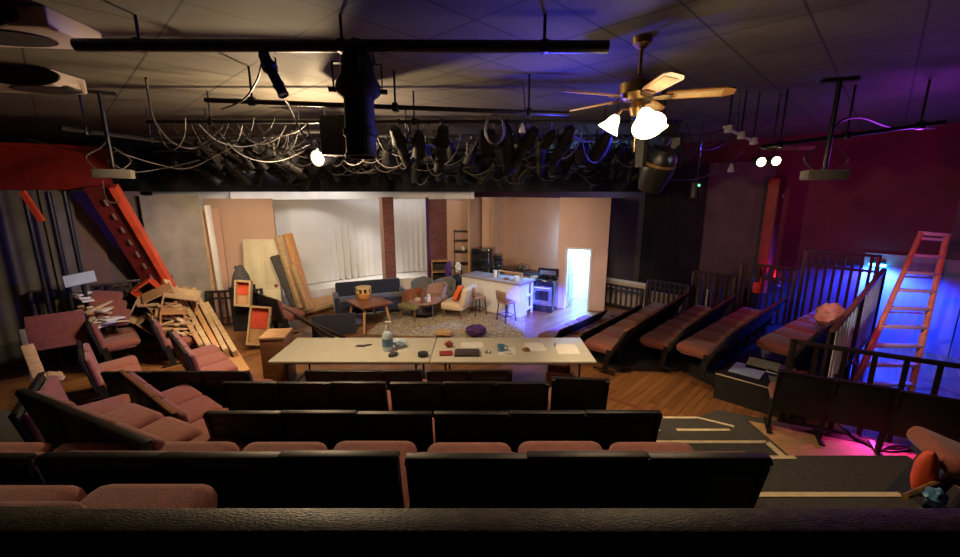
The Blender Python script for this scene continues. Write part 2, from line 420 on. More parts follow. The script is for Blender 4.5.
names = {1:'foremost row of the right block, blue-lit back beside the stage', 2:'second row of the right block, counting from the stage',
         3:'third row of the right block, maroon cushions ending on the wooden floor', 4:'fourth row of the right block, with a small light spot on its back edge',
         5:'fifth row of the right block, back edge lit blue, beside the sheet-covered platform', 6:'highest row of the right block, brown paper bag on its seats'}
for k in range(1, 7):
    a, b = Rr(*near[k]), Rr(*far[k]); dv = b-a; L = dv.length; n = {1:4, 2:5, 3:6, 4:6, 5:6, 6:5}[k]
    bk_ = bank(n, round(L/n, 3), (a.x, a.y, lev[k]), math.atan2(dv.y, dv.x), names[k], gR, cap='capwood', cush=False, rec=math.radians(15))
    if k < 3: bk_.scale = (1, .72, {1:.63, 2:.74}[k])
# bank at lower right, seen from behind
a, b = Vector((3.62, 4.66, .24)), Vector((5.5, 3.62, .24)); dv = b-a
bank(4, round(dv.length/4, 3), a, math.atan2(dv.y, dv.x), 'dark bank of seats seen from behind in front of the slatted railing at lower right', gR, cap='railwood')
a = D(912, 462, 2.55)
bank(2, .55, (2.95, 2.25, 1.0), r(14), 'brown-red seats at the right edge, nearest the front rail', gR, cap='railwood') if False else None

# ================================================================== RAILINGS
_rw = {}
def railing(p0, p1, h, n, label, m='railwood', group='slatted guard railings', cap=None, mid=.80):
    p0, p1 = Vector(p0), Vector(p1); dv = p1-p0; L = dv.length
    t = thing('railing', label, 'railing', p0, math.atan2(dv.y, dv.x), group)
    MB().box((L/2,0,h-.025), (L,.07,.05), bev=.008).build('top_rail', M[cap or m], t)
    MB().box((L/2,0,h*mid), (L,.045,.045)).build('middle_rail', M[m], t)
    MB().box((L/2,0,.12), (L,.045,.05)).build('bottom_rail', M[m], t)
    for x in (.035, L-.035): MB().box((x,0,h/2), (.07,.07,h), bev=.006).build('post', M[m], t)
    key = (round(h, 2), m)
    if key not in _rw: _rw[key] = MB().box((0,0,(h-.1)/2+.1), (.05,.025,h-.12)).mesh('baluster', M[m])
    for i in range(n): inst('baluster', _rw[key], t, ((i+1)*L/(n+1),0,0))
    return t
def rl(d0, e0, d1, e1, z): return Rr(d0, e0, z), Rr(d1, e1, z)
D0 = 10.72
railing(*rl(10.45,-5.46,10.45,-4.25,0), .70, 7, 'short black slatted railing backed by a cream frame beside the bright doorway')
railing(*rl(10.5,-4.21,10.5,-3.14,.05), .93, 8, 'black slatted railing, second from the stage, at the far end of the right block')
railing(*rl(D0,-3.20,D0,-2.24,.10), 1.21, 8, 'black slatted railing in the middle of the five at the right block end')
railing(*rl(D0,-2.20,D0,-1.14,.20), 1.43, 8, 'black slatted railing lit pink from behind, next to the red column')
railing(*rl(D0,-1.10,D0,.06,.40), 1.63, 8, 'black slatted railing against the blue-lit wall, highest at the far end')
a, b = Rr(10.62,.12,1.78), Rr(7.25,-.30,1.30); a0, b0 = Vector((a.x,a.y,0)), Vector((b.x,b.y,0))
t = thing('stair_railing', 'sloping brown handrail with pale slats behind the highest right row', 'railing', b0)
MB().beam(a-b0, b-b0, .07, .05, bev=.008).build('handrail', M['capwood'], t); MB().beam(a-b0+Vector((0,0,-1.3)), b-b0+Vector((0,0,-.9)), .05, .05).build('bottom_rail', M['railwood'], t)
for f in (0, .5, 1): MB().beam((a0-b0)*f, (a0-b0)*f+Vector((0,0,1.30+.48*f)), .06, .06).build('post', M['railwood'], t)
for i in range(15):
    f = (i+.7)/15.4; MB().beam((a0-b0)*f+Vector((0,0,.42)), (a0-b0)*f+Vector((0,0,1.28+.48*f)), .03, .022).build('baluster', M['alu'], t)
a, b = G(800, 400, .23), G(958, 424, .23)
a, b = Vector((4.12,5.15,.0)), Vector((6.3,3.85,.0))
railing(a, b, 1.28, 8, 'heavy black railing behind the dark bank of seats at lower right', mid=.5)
railing(Lw(-.6,10.88,0), Lw(1.55,10.88,0), 1.42, 14, 'dark slatted railing at far left below the curtains', group='dark railings on the left', mid=.88)
railing(D(190,318,9.3)*Vector((1,1,0)) if False else Vector((-6.35,9.2,0)), Vector((-5.15,9.45,0)), .95, 8, 'dark slatted railing between the leaning boards and the salmon flat', group='dark railings on the left')
# white frame behind the first railing
w0, w1 = Rr(10.68,-5.50), Rr(10.68,-4.22)
t = thing('picture_frame', 'cream frame leaning behind the black railing beside the bright doorway', 'frame', w0, math.atan2((w1-w0).y, (w1-w0).x))
MB().box((.03,0,.40), (.06,.05,.8)).box((.65,0,.77), (1.3,.05,.07)).box((1.27,0,.40), (.06,.05,.8)).build('frame', M['white'], t)
MB().box((.65,.02,.40), (1.2,.02,.74)).build('panel', M['creamup'], t)

w0, w1 = Rr(10.66,-4.16), Rr(10.66,-3.33)
t = thing('cream_panel', 'cream panel leaning behind the second black slatted railing', 'panel', w0, math.atan2((w1-w0).y, (w1-w0).x))
MB().box((.42,0,.32), (.84,.03,.64)).build('sheet', M['creamup'], t); MB().box((.42,-.02,.62), (.84,.02,.05)).build('edge_strip', M['white'], t)
for k, e_ in enumerate((-3.10,-2.86)):
    w0 = Rr(D0+.22, e_); o = MB().box((0,0,.42), (.17,.03,.84), bev=.004).build('white_board', M['white']); o.location = w0; o.rotation_euler = (0,0,-r(45)); tag(o, ('left' if k == 0 else 'right')+' white board of the pair behind the third black slatted railing', 'board', 'white boards behind the railing')
# front rail at our feet
t = thing('front_rail', 'worn dark wooden rail across the bottom of the view', 'rail', (0,.865,1.57))
MB().box((0,0,.82), (5.2,.078,.04), bev=.006).build('top_board', M['ledge'], t)
MB().box((0,-.005,.40), (5.2,.045,.80)).build('panel', M['black'], t)
# ================================================================== STAGE SETTING
def flat(label, a, b, z0, z1, m, th=.06, name='scenery_flat', group='scenery flats', cat='flat', batten=True):
    """a scenery flat from a to b = (px, Y); face panel + timber frame behind"""
    A, B = D(a[0], 250, a[1]), D(b[0], 250, b[1]); A.z = B.z = z0; dv = B-A; L = dv.length
    t = thing(name, label, cat, A, math.atan2(dv.y, dv.x), group)
    MB().box((L/2,0,(z1-z0)/2), (L,.02,z1-z0)).build('face_panel', M[m], t)
    if batten:
        f = MB(); h = z1-z0
        for x in (.04, L/2, L-.04): f.box((x,.045,h/2), (.07,.07,h-.02))
        for z in (.05, h/2, h-.05): f.box((L/2,.045,z), (L-.1,.06,.07))
        f.build('timber_frame', M['pine'], t)
    return t
# ---- white cyclorama round the back of the stage
ctrl = [(-8.3,10.6),(-7.0,11.2),(-6.2,11.75),(-5.4,12.25),(-4.4,13.1),(-3.2,14.0),(-2.0,14.5),(-.9,14.55)]
path = []
for i in range(len(ctrl)-1):
    a_, b_, c_, d_ = [Vector((*ctrl[max(0, min(len(ctrl)-1, k))], 0)) for k in (i-1, i, i+1, i+2)]
    for k in range(14):
        t_ = k/14; path.append(.5*((2*b_)+(-a_+c_)*t_+(2*a_-5*b_+4*c_-d_)*t_*t_+(-a_+3*b_-3*c_+d_)*t_**3))
def folds(i, f, nr):
    k = i/97
    amp = .075*math.exp(-((k-.60)/.055)**2)*max(0, .62-f)*2 + .03*math.exp(-((k-.84)/.12)**2)*max(0, .9-f)*1.3 + .006
    return nr*(amp*math.sin(i*2.1)) + Vector((0,0,0))
# finer path for pleats
fine = []
for a_, b_ in zip(path, path[1:]):
    for k in range(3): fine.append(a_.lerp(b_, k/3))
def folds3(i, f, nr):
    k = i/len(fine)
    amp = .15*math.exp(-((k-.60)/.042)**2)*max(0, .62-f)*1.9 + .025*math.exp(-((k-.86)/.09)**2)*max(0, .9-f)*1.2 + .0006
    return nr*(amp*math.sin(i*1.05))
o = MB().sheet([tuple(p)[:2] for p in fine], .40, 3.55, .012, 10, folds3).build('cyclorama', M['cyc'])
tag(o, 'tall white curved cloth backing the stage, pleated near its foot', 'backdrop')
# low white platform under it
pf = [(p.x+.25, p.y-.95) for p in path[20:90:6]]; pb_ = [(p.x, p.y+.05) for p in path[20:90:6]]
o = MB().prism(pf+pb_[::-1], .02, .38).build('stage_platform', M['white']); tag(o, 'low white platform curving along the foot of the white cloth', 'platform')
o = MB().prism([(-4.5,11.3),(-3.5,12.0),(-2.2,12.75),(-1.15,13.0),(-1.15,12.3),(-2.3,12.1),(-3.4,11.5)], 0, .16).build('stage_riser', M['ply']); tag(o, 'low plywood riser on the stage in front of the white platform', 'platform')
# header, post and brick return
A, B = D(318,192,12.35), D(474,193,12.8)
o = MB().beam((A.x,A.y,3.10), (B.x,B.y,3.10), .16, .26).build('stage_header', M['white']); tag(o, 'white horizontal beam across the top of the stage opening', 'beam')
o = MB().beam((-6.55,10.95,3.10), (A.x-.02,A.y-.02,3.10), .16, .26).build('stage_header', M['white']); tag(o, 'white slanting beam continuing the stage opening to the salmon panels', 'beam')
P = D(388,240,12.0)
t = thing('stage_post', 'square brown post standing in front of the white cloth', 'post', (P.x,P.y,0), r(28))
MB().box((0,0,1.52), (.32,.34,3.04), bev=.01).build('shaft', M['brickmat'], t)
MB().box((-.165,0,1.52), (.012,.33,3.03)).build('side_board', M['beige'], t)
t = flat('brown brick-painted flat at the right edge of the white cloth', (427,12.5), (447,13.4), 0, 3.02, 'brickmat', batten=False)
MB().box((.05,-.02,1.51), (.10,.025,3.0)).build('purple_lit_edge', M['purple'], t)  # purple light along the flat's edge, put in as a coloured strip
flat('narrow tan flat behind the ladder shelf', (446,13.4), (471,13.6), 0, 3.02, 'beige')
flat('narrow flat turned edge-on right of the ladder shelf', (470,12.7), (482,13.5), 0, 3.02, 'beigedk')
flat('pale narrow flat between the ladder shelf and the kitchen', (482,13.3), (493,13.1), 0, 3.02, 'beige2')  # paler beige imitates the light on this face
flat('dim narrow flat behind the black refrigerator', (493,12.9), (504,13.5), 0, 3.02, 'beigedk')  # darker beige imitates the shade on this face
flat('wide plywood-coloured flat behind the kitchen counter', (503,13.5), (560,11.45), 0, 3.02, 'beige')
# flat with the bright doorway
A, B = D(558,250,11.15), D(608,250,10.75); A.z = B.z = 0; dv = B-A; L = dv.length
t = thing('doorway_flat', 'salmon flat with a bright blue-white doorway at the right of the kitchen', 'flat', A, math.atan2(dv.y, dv.x), 'scenery flats')
def along(px): # distance along the flat hit by a pixel column
    u = (px-480)/FPX; q = u/.99
    s_ = (A.x-q*A.y)/(q*dv.y/L-dv.x/L); return s_
xa, xb = along(568), along(590); dh = 1.66
MB().box((xa/2,0,1.52), (xa,.03,3.04)).box(((xb+L)/2,0,1.52), (L-xb,.03,3.04)).box(((xa+xb)/2,0,(3.04+dh)/2), (xb-xa,.03,3.04-dh)).build('face_panel', M['beige2'], t)
MB().box((xa-.03,-.01,dh/2), (.06,.07,dh)).box((xb+.03,-.01,dh/2), (.06,.07,dh)).box(((xa+xb)/2,-.01,dh+.03), (xb-xa+.12,.07,.06)).build('door_frame', M['white'], t)
dr = MB().box((.26,0,dh/2-.02), (.50,.04,dh-.06), bev=.004).box((.26,-.022,1.15), (.34,.008,.62)).box((.26,-.022,.42), (.34,.008,.55)).build('door', M['white'], t, loc=(xa+.02,.06,.02), rot=(0,0,r(80)))
MB().blob((.46,-.05,.85), (.05,.05,.05), 1, 0).build('door_knob', M['steel'], dr)
ln = Vector((-dv.y, dv.x, 0)).normalized()
mid = A+dv*((xa+xb)/2/L)
o = MB().beam(tuple(mid+ln*1.25-dv.normalized()*1.0), tuple(mid+ln*1.25+dv.normalized()*1.0), .05, 2.4).build('backing_flat', M['white']); o.location.z = 1.2
tag(o, 'white backing flat seen through the bright doorway', 'flat')
# dark flats and drapes to the right
flat('plum-grey flat with a pale top edge right of the doorway flat', (608,11.75), (648,11.65), 0, 3.02, 'greyflat2')
flat('added dark flat blocking backstage light at the right side of the doorway flat', (607.5,10.80), (607.5,11.85), 0, 3.02, 'black', batten=False)  # added to stop backstage light leaking onto the plum-grey flat
def drape(label, a, b, z0, z1, m='drape', amp=.05, wl=.22, name='stage_curtain', group='black drapes'):
    A, B = D(a[0], 200, a[1]), D(b[0], 200, b[1]); L = (B-A).length; n = max(8, int(L/wl*6))
    pts = [(A.x+(B.x-A.x)*i/n, A.y+(B.y-A.y)*i/n) for i in range(n+1)]
    o = MB().sheet(pts, z0, z1, .012, 4, lambda i, f, nr: nr*(amp*math.sin(i*2*PI/6+.6*math.sin(i*.37))*(1-.35*f))).build(name, M[m])
    return tag(o, label, 'curtain', group)
drape('tall black drape behind the slatted railings, right of the plum-grey flat', (645,11.55), (706,10.7), .02, 3.9, amp=.015)
drape('dark grey drape lit blue at its edges, left of the red column', (704,10.75), (772,9.75), .02, 3.9, 'greydrape', amp=.012)
P = D(771,225,9.35)
t = thing('red_post', 'dark red square column lit pink, above the slatted railings', 'column', (P.x,P.y,0), r(30))
MB().box((0,0,1.75), (.26,.24,3.5), bev=.01).build('shaft', M['darkred_shaded'], t); MB().box((-.135,0,1.75), (.012,.2,3.48)).build('edge_strip', M['red'], t)
MB().cyl((.05,-.14,3.1), (.05,-.132,3.1), .03).build('bolt', M['alu'], t)
# teaser border above the stage
pts = []
for a_, b_ in ((D(140,187,9.7), D(320,188,11.0)), (D(320,188,11.0), D(476,190,12.0)), (D(476,190,12.0), D(650,198,10.5))):
    for k in range(30): pts.append(tuple(a_.lerp(b_, k/30))[:2])
o = MB().sheet(pts, 3.19, 4.2, .015, 3, lambda i, f, nr: nr*.03*math.sin(i*1.2)).build('stage_border', M['drape']); tag(o, 'long black cloth border hanging above the stage opening', 'curtain')
# ---- left: flats, drapes, raking beam
flat('mottled grey flat left of the salmon panel', (148,8.55), (206,9.4), 0, 3.12, 'greyflat')
flat('dim brown-grey panel behind the raking red beam', (104,8.25), (150,8.75), 0, 3.2, 'greyflat2')
flat('dark maroon-grey panel at the left between black poles', (66,7.75), (106,8.2), 0, 3.2, 'maroonpanel')
drape('black drape hanging at the far left below the red soffit', (-60,6.9), (44,7.5), .02, 3.24, 'greydrape', amp=.02)
drape('grey drape at the left between two black poles', (40,7.45), (72,7.75), .02, 3.24, 'greydrape', amp=.02)
for px, py, Y, lab in ((34,240,7.05,'black pole nearest the left edge'),(58,240,7.25,'black pole between the black drape and the grey drape'),(74,240,7.4,'black pole left of the dark maroon-grey panel')):
    P = D(px,py,Y); o = MB().cyl((P.x,P.y,0), (P.x,P.y,3.2), .035).build('pole', M['blackmetal']); tag(o, lab, 'pole', 'poles by the left curtains')
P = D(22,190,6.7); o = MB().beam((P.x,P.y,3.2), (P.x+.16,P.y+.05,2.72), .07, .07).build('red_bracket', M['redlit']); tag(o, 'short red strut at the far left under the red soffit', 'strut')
a_, b_ = D(110,186,7.55), D(170,288,8.55)
t = thing('raking_girder', 'slanting red steel beam with slotted web at left', 'beam', b_)
dd = a_-b_
sv = Vector((1,.25,0)).normalized()
MB().beam(sv*-.20, dd+sv*-.20, .40, .03, up=(.3,-1,.2)).build('web', M['darkred_shaded'], t)  # same red steel as the flange, its shade put into the colour
MB().beam(sv*.05, dd+sv*.05, .10, .18, up=(.3,-1,.2)).build('flange', M['redlit'], t)  # brighter red carries the light falling on the flange
for k in range(7):
    c_ = dd*(.12+.12*k)+sv*-.20+Vector((.06,-.10,.04)); MB().beam(c_-dd.normalized()*.06, c_+dd.normalized()*.06, .03, .015, up=(.3,-1,.2)).build('slot', M['greyflat'], t)
# salmon panels, white pole, cream door
flat('large salmon panel standing at the left of the stage', (211,10.55), (277,10.6), 0, 3.02, 'beige2')
flat('narrow salmon panel overlapping the left edge of the large salmon panel', (204,10.25), (224,10.35), 0, 2.78, 'pinkbeige')
a_, b_ = D(221,292,9.55), D(207,205,9.5); 
o = MB().beam(a_, b_, .05, .16, bev=.005).build('white_board', M['white']); tag(o, 'long white board leaning at the left edge of the salmon panels', 'board')
o = MB().beam(a_+Vector((-.16,-.02,0)), b_+Vector((-.16,-.02,0)), .05, .05).build('timber_batten', M['pine']); tag(o, 'thin timber batten beside the long white board', 'board')
A = D(247,308,9.9); A.z = 0
t = thing('door_panel', 'cream panelled door leaning against the large salmon panel', 'door', A, r(4), rot=(-r(7),0,r(4))); t.scale = (1.12,1,1.12)
MB().box((.36,0,.92), (.76,.045,1.82), bev=.006).build('slab', M['cream'], t)
MB().box((.20,-.026,1.25), (.24,.008,.85), bev=.003).box((.54,-.026,1.25), (.24,.008,.85), bev=.003).box((.20,-.026,.42), (.24,.008,.55), bev=.003).box((.54,-.026,.42), (.24,.008,.55), bev=.003).build('raised_panel', M['cream'], t)
MB().lathe([(.0,0),(.03,.005),(.018,.02),(.032,.05),(.0,.065)], 14, Matrix.Translation((.66,-.02,.80)) @ Matrix.Rotation(PI/2, 4, 'X')).build('door_knob', M['darkred'], t)

def board(label, p0, p1, w, h, m='pine', name='timber_board', group=None, up=(0,0,1)):
    o = MB().beam(p0, p1, w, h, bev=.004, up=up).build(name, M[m]); return tag(o, label, 'board', group)
gB = 'boards leaning at the left of the stage'
board('thick tall board leaning right of the cream door, reddish end on top', D(309,308,9.7), D(287,234,9.9), .20, .14, 'pine2', group=gB, up=(1,-.6,0))
board('tall narrow board leaning just behind the thick tall board', D(300,308,9.75), D(277,236,10.0), .10, .14, 'pine', group=gB, up=(1,-.6,0))
board('pale short board leaning low against the tall boards', D(307,309,9.55), D(292,265,9.6), .05, .12, 'pine', group=gB, up=(1,-.6,0))
o = MB().beam(D(298,306,9.85), D(277,255,9.95), .36, .10, bev=.03, up=(1,-.6,0)).build('foam_slab', M['foam']); tag(o, 'dark grey foam slab leaning between the cream door and tall boards', 'foam')
board('long pale batten lying from the cream door towards the sofa', G(266,322,.20), G(342,302,.20), .10, .09, group=gB)
board('dark thin beam lying over the seats left of the table', G(284,309,.45), G(334,338,.35), .05, .07, 'railwood', group=gB)
board('second dark beam crossing near the left end of the table', G(300,318,.42), G(345,338,.3), .05, .06, 'railwood', group=gB)
# sheets of ply and drawers stacked behind the sofa
A = G(330,300)
for k, (w_, d_, m, lab) in enumerate(((1.5,.9,'pine','lowest pale sheet of the plywood pile behind the sofa'),(1.4,.9,'greyflat','grey sheet in the middle of the plywood pile behind the sofa'),(1.3,.85,'pine','pale sheet near the top of the plywood pile behind the sofa'),(1.35,.8,'pine2','orange-brown top sheet of the plywood pile behind the sofa'))):
    o = MB().box((0,0,0), (w_,d_,.05), bev=.004).build('plywood_sheet', M[m]); o.location = (-4.55+.03*k, 11.0+.02*k, 0.03+.056*k); o.rotation_euler = (0,0,r(42+4*k-6)); tag(o, lab, 'sheet', 'plywood sheets on stage')
o = MB().box((0,0,0), (1.0,.7,.06), bev=.005).build('grey_panel', M['greyflat2']); o.location = G(338,326,.06)+Vector((0,.25,0)); o.rotation_euler = (0,0,r(35)); tag(o, 'flat dark grey panel lying on the stage floor left of the square table', 'panel')
A = G(338,337); 
o = MB().box((0,0,.24), (.95,.06,.48), bev=.02).build('arched_panel', M['navy']); o.location = (A.x-.1,A.y+.1,.0); o.rotation_euler = (-r(14),0,r(20)); tag(o, 'low dark padded panel propped behind the left half of the table', 'panel')

# ================================================================== LIVING ROOM ON THE STAGE
A = G(455,326)
o = MB().box((0,0,.008), (3.6,1.9,.014), bev=.004).build('rug', M['rug']); o.location = (A.x-.1,A.y+.15,.001); o.rotation_euler = (0,0,r(-6)); tag(o, 'faded patterned rug under the armchairs and coffee table', 'rug')
# square table
t = thing('side_table', 'low square-topped wooden table with four splayed legs', 'table', (-2.68,9.52,0), r(-50))
MB().box((0,0,.61), (.98,.80,.035), bev=.01).build('tabletop', M['walnut'], t)
MB().box((0,0,.565), (.80,.62,.06)).build('apron', M['walnut'], t)
for sx in (-1,1):
    for sy in (-1,1): MB().cyl((sx*.44,sy*.35,.0), (sx*.34,sy*.26,.59), .022, .036, 10).build('leg', M['pine2'], t)
P = Vector((-2.86,9.78,.6275))
t = thing('wicker_basket', 'orange wicker basket with cut-out rim on the square table', 'basket', P)
MB().lathe([(.13,0),(.17,.06),(.18,.14),(.165,.15),(.15,.06),(.12,.015)], 24).build('bowl', M['wicker'], t)
b = MB()
for k in range(9):
    a = 2*PI*k/9; b.box((.172*math.cos(a),.172*math.sin(a),.20), (.022,.05,.12), rot=(0,0,a))
b.lathe([(.165,.25),(.19,.25),(.19,.285),(.165,.285)], 24).build('rim', M['bladecane'], t)
# sofa
def sofa(label, loc, yaw):
    t = thing('sofa', label, 'sofa', loc, yaw)
    MB().box((0,0,.24), (2.0,.78,.24), bev=.03).build('base', M['navy'], t)
    for x in (-.47,.47): MB().box((x,.05,.40), (.92,.62,.14), bev=.05, seg=3).build('seat_cushion', M['navy'], t)
    MB().box((0,-.32,.52), (2.0,.18,.62), rot=(r(8),0,0), bev=.06, seg=3).build('back', M['navy'], t)
    for x in (-1.02,1.02): MB().box((x,.02,.36), (.16,.80,.46), bev=.05, seg=3).build('arm', M['navy'], t)
    for x in (-.9,.9):
        for y in (-.28,.3): MB().cyl((x,y,0), (x,y,.13), .02, .03, 10).build('leg', M['walnut'], t)
    return t
sofa('navy blue sofa with its back to the white cloth, behind the square table', (-2.92,10.62,0.0), r(203)).scale = (.86,1,1)
# armchairs
def tubchair(label, loc, yaw, m, mb='walnut', low=False):
    t = thing('armchair', label, 'armchair', loc, yaw, 'armchairs on the stage')
    MB().box((0,.02,.36), (.56,.54,.13), bev=.05, seg=3).build('seat', M[m], t)
    pts = [(.30*math.cos(a), .06-.30*math.sin(a)) for a in [PI*k/16 for k in range(17)]]
    MB().sheet(pts, .40, .76, .05, 3, lambda i, f, nr: Vector((0,-.07*f,-.10*f*abs(i-8)/8))).build('backrest', M[mb], t)
    for sx in (-1,1):
        for sy in (-1,1): MB().cyl((sx*.25,sy*.23,0), (sx*.2,sy*.18,.31), .015, .022, 8).build('leg', M['walnut'], t)
    return t
tubchair('armchair with olive seat and curved brown wooden back, beside the sofa', (-1.72,10.12,0), r(150), 'olive')
tubchair('grey armchair left of the round coffee table, further back', (-1.66,11.5,0), r(180), 'greyup', 'greyup')
tubchair('grey-green round-backed armchair by the wooden crate shelf', (-1.02,11.45,0), r(165), 'greyup', 'greyup')
tubchair('dusty pink armchair behind the round coffee table', (-1.22,10.85,0), r(140), 'pinkup', 'pinkup')
# coffee table
A = G(424,319)
t = thing('coffee_table', 'small round coffee table with dark metal legs on the rug', 'table', (A.x,A.y+.22,.016))
MB().cyl((0,0,.40), (0,0,.425), .42, n=28).build('tabletop', M['pinkup'], t)
for k in range(4):
    a = PI/4+k*PI/2; MB().cyl((.33*math.cos(a),.33*math.sin(a),0), (.33*math.cos(a),.33*math.sin(a),.41), .012, n=8).build('leg', M['steel'], t)
MB().cyl((0,0,.13), (0,0,.145), .33, n=24).build('lower_shelf', M['darktop'], t)
base = Vector((A.x,A.y+.22,.441))
for k, (dx, dy, w_, d_, h_, m, lab) in enumerate(((-.12,.02,.28,.20,.03,'creamup','cream book lying on the round coffee table'),(-.10,.03,.24,.18,.03,'paper','white book on top of the cream book on the coffee table'),(.14,.10,.2,.16,.02,'orange','small orange booklet on the round coffee table'))):
    o = MB().box((0,0,h_/2), (w_,d_,h_), bev=.003).build('book', M[m]); o.location = base+Vector((dx,dy,.0 if k != 1 else .031)); o.rotation_euler = (0,0,r(20+35*k)); tag(o, lab, 'book', 'books on the coffee table')
o = MB().lathe([(.04,0),(.055,.02),(.05,.12),(.035,.16),(.045,.2),(.038,.2),(.03,.16),(.0,.02)], 16).build('vase', M['white']); o.location = base+Vector((.13,-.18,0)); tag(o, 'small white vase at the front of the round coffee table', 'vase')
# slipper chair + cushion
A = G(457,319)
t = thing('slipper_chair', 'armless cream upholstered chair facing the coffee table', 'chair', (A.x+.02,A.y+.25,.016), r(68))
MB().box((0,.05,.31), (.66,.62,.20), bev=.06, seg=3).build('seat', M['creamup'], t)
MB().box((0,-.28,.58), (.66,.16,.50), rot=(r(14),0,0), bev=.06, seg=3).build('backrest', M['creamup'], t)
for sx in (-1,1):
    for sy in (-1,1): MB().cyl((sx*.27,sy*.24+.04,0), (sx*.27,sy*.24+.04,.22), .018, .026, 8).build('leg', M['walnut'], t)
o = MB().box((0,0,0), (.42,.13,.42), bev=.062, seg=4).build('throw_pillow', M['orange']); o.location = (A.x+.03,A.y+.30,.62); o.rotation_euler = (r(22),r(12),r(80)); tag(o, 'bright orange pillow on the armless cream chair', 'pillow')
# bundle of clothes and bag on a chair behind the long table
A = G(447,338,.45)
o = MB().blob((0,0,.0), (.42,.30,.16), 4, .14).build('folded_coat', M['tan']); o.location = G(440,329,.14)+Vector((.1,-.1,0)); o.location.z = .09; tag(o, 'crumpled orange-brown garment on the rug beyond the white table', 'clothing')
o = MB().blob((0,0,0), (.46,.34,.26), 9, .12).build('cloth_bag', M['purple']); o.location = (-.10,8.72,.16); tag(o, 'purple cloth bag on the floor just beyond the white table', 'bag')
# ================================================================== KITCHEN
t = thing('kitchen_island', 'white kitchen island with grey worktop and open end shelves', 'island', (1.03,10.15,0), math.atan2(1.15,-1.53))
L_ = 1.92   # local +x runs to the far left end, local -y is behind the island
MB().box((L_/2,-.33,.44), (L_-.24,.62,.80)).box((L_/2,-.005,.43), (L_,.03,.86)).build('cabinet', M['white'], t)
MB().box((L_/2,-.33,.885), (L_+.06,.74,.045), bev=.006).build('worktop', M['duct'], t)
MB().box((.02,-.18,.43), (.04,.34,.86)).build('end_panel', M['white'], t)
MB().box((.10,-.50,.14), (.22,.30,.03)).build('shelf', M['white'], t); MB().box((.10,-.50,.5), (.22,.30,.03)).build('shelf', M['white'], t)
MB().box((.02,-.63,.43), (.04,.04,.86)).build('corner_post', M['white'], t)
ix = Vector((-1.53,1.15,0)).normalized(); iy = Vector((-1.15,-1.53,0)).normalized()*-1   # iy points to the back
def isl(x, y, z=.9085): return Vector((1.03,10.15,z))+ix*x+iy*y
o = MB().lathe([(.0,0),(.035,0),(.042,.10),(.036,.10),(.03,.01)], 16).build('cup', M['white']); o.location = isl(.98,.28); o.scale = (1.2,1.2,1.9); tag(o, 'tall white cup on the kitchen island', 'cup')
o = MB().cyl((0,0,0), (0,0,.11), .065, n=20).build('paper_roll', M['white']); o.location = isl(.30,.30); tag(o, 'white paper roll lit blue near the right end of the island', 'roll')
o = MB().blob((0,0,.03), (.14,.10,.06), 2, .1).build('oven_glove', M['walnut']); o.location = isl(.55,.20); tag(o, 'small brown cloth beside the paper roll on the island', 'cloth')
t = thing('serving_frame', 'orange wooden tray frame standing on the island', 'frame', isl(.62,.46), math.atan2(-1.15,1.53))
MB().box((0,0,.155), (.78,.04,.035)).build('top_bar', M['pine2'], t)
for x in (-.37,.37): MB().box((x,0,.075), (.035,.04,.15)).build('upright', M['pine2'], t)
# bar stools
def stool(label, loc, yaw):
    t = thing('bar_stool', label, 'stool', loc, yaw, 'bar stools at the island')
    MB().box((0,0,.50), (.36,.34,.06), bev=.025, seg=3).build('seat', M['pinkup'], t)
    MB().box((0,-.17,.67), (.38,.05,.26), rot=(r(10),0,0), bev=.024, seg=3).build('backrest', M['pinkup'], t)
    for sx in (-1,1):
        for sy in (-1,1): MB().cyl((sx*.18,sy*.17,0), (sx*.14,sy*.13,.48), .013, .015, 8).build('leg', M['blackmetal'], t)
    MB().tube([(-.165,-.155,.17),(.165,-.155,.17),(.165,.155,.17),(-.165,.155,.17),(-.165,-.155,.17)], .010, 6, 0).build('footrest', M['blackmetal'], t)
stool('pink-grey bar stool at the island, next to the cream chair', (-.06,10.42,0), r(-60))
stool('pink-grey bar stool at the right end of the island', (.66,9.90,0), r(-55))
# rack with clothes, crate shelf
A = Vector((-.78,12.15,0))
t = thing('clothes_rack', 'dark rack hung with a purple garment at the left end of the island', 'rack', A)
MB().beam((-.22,0,0), (-.22,0,.95), .04,.04).beam((.22,0,0), (.22,0,.95), .04,.04).beam((-.24,0,.95), (.24,0,.95), .04,.04).box((0,0,.02), (.6,.34,.04)).build('frame', M['blackmetal'], t)
MB().blob((0,0,.0), (.40,.22,.62), 6, .08).build('panel', M['navy'], t, loc=(.08,-.05,.45))
o = MB().blob((0,0,0), (.22,.16,.44), 12, .16).build('purple_garment', M['purple']); o.location = A+Vector((-.16,-.12,.92)); tag(o, 'purple garment draped over the dark rack', 'clothing')
o = MB().blob((0,0,0), (.17,.15,.28), 14, .24).build('white_garment', M['white']); o.location = A+Vector((.12,-.12,1.0)); tag(o, 'white garment draped over the dark rack', 'clothing')
A = D(440,280,12.6)
t = thing('crate_shelf', 'wooden open box shelf standing left of the clothes rack', 'shelf', (A.x,A.y,0), r(10))
MB().box((0,.13,.55), (.50,.02,1.1)).build('back_panel', M['railwood'], t)
for x in (-.25,.25): MB().box((x,0,.55), (.03,.28,1.1)).build('side_panel', M['pine2'], t)
for z in (.02,.4,.75,1.09): MB().box((0,0,z), (.5,.28,.03)).build('shelf', M['pine2'], t)
A = D(462,255,13.25)
t = thing('ladder_shelf', 'tall thin dark metal shelf against the narrow tan flat', 'shelf', (A.x,A.y,0), r(5))
for x in (-.24,.24): MB().box((x,0,1.0), (.03,.03,2.0)).build('upright', M['blackmetal'], t)
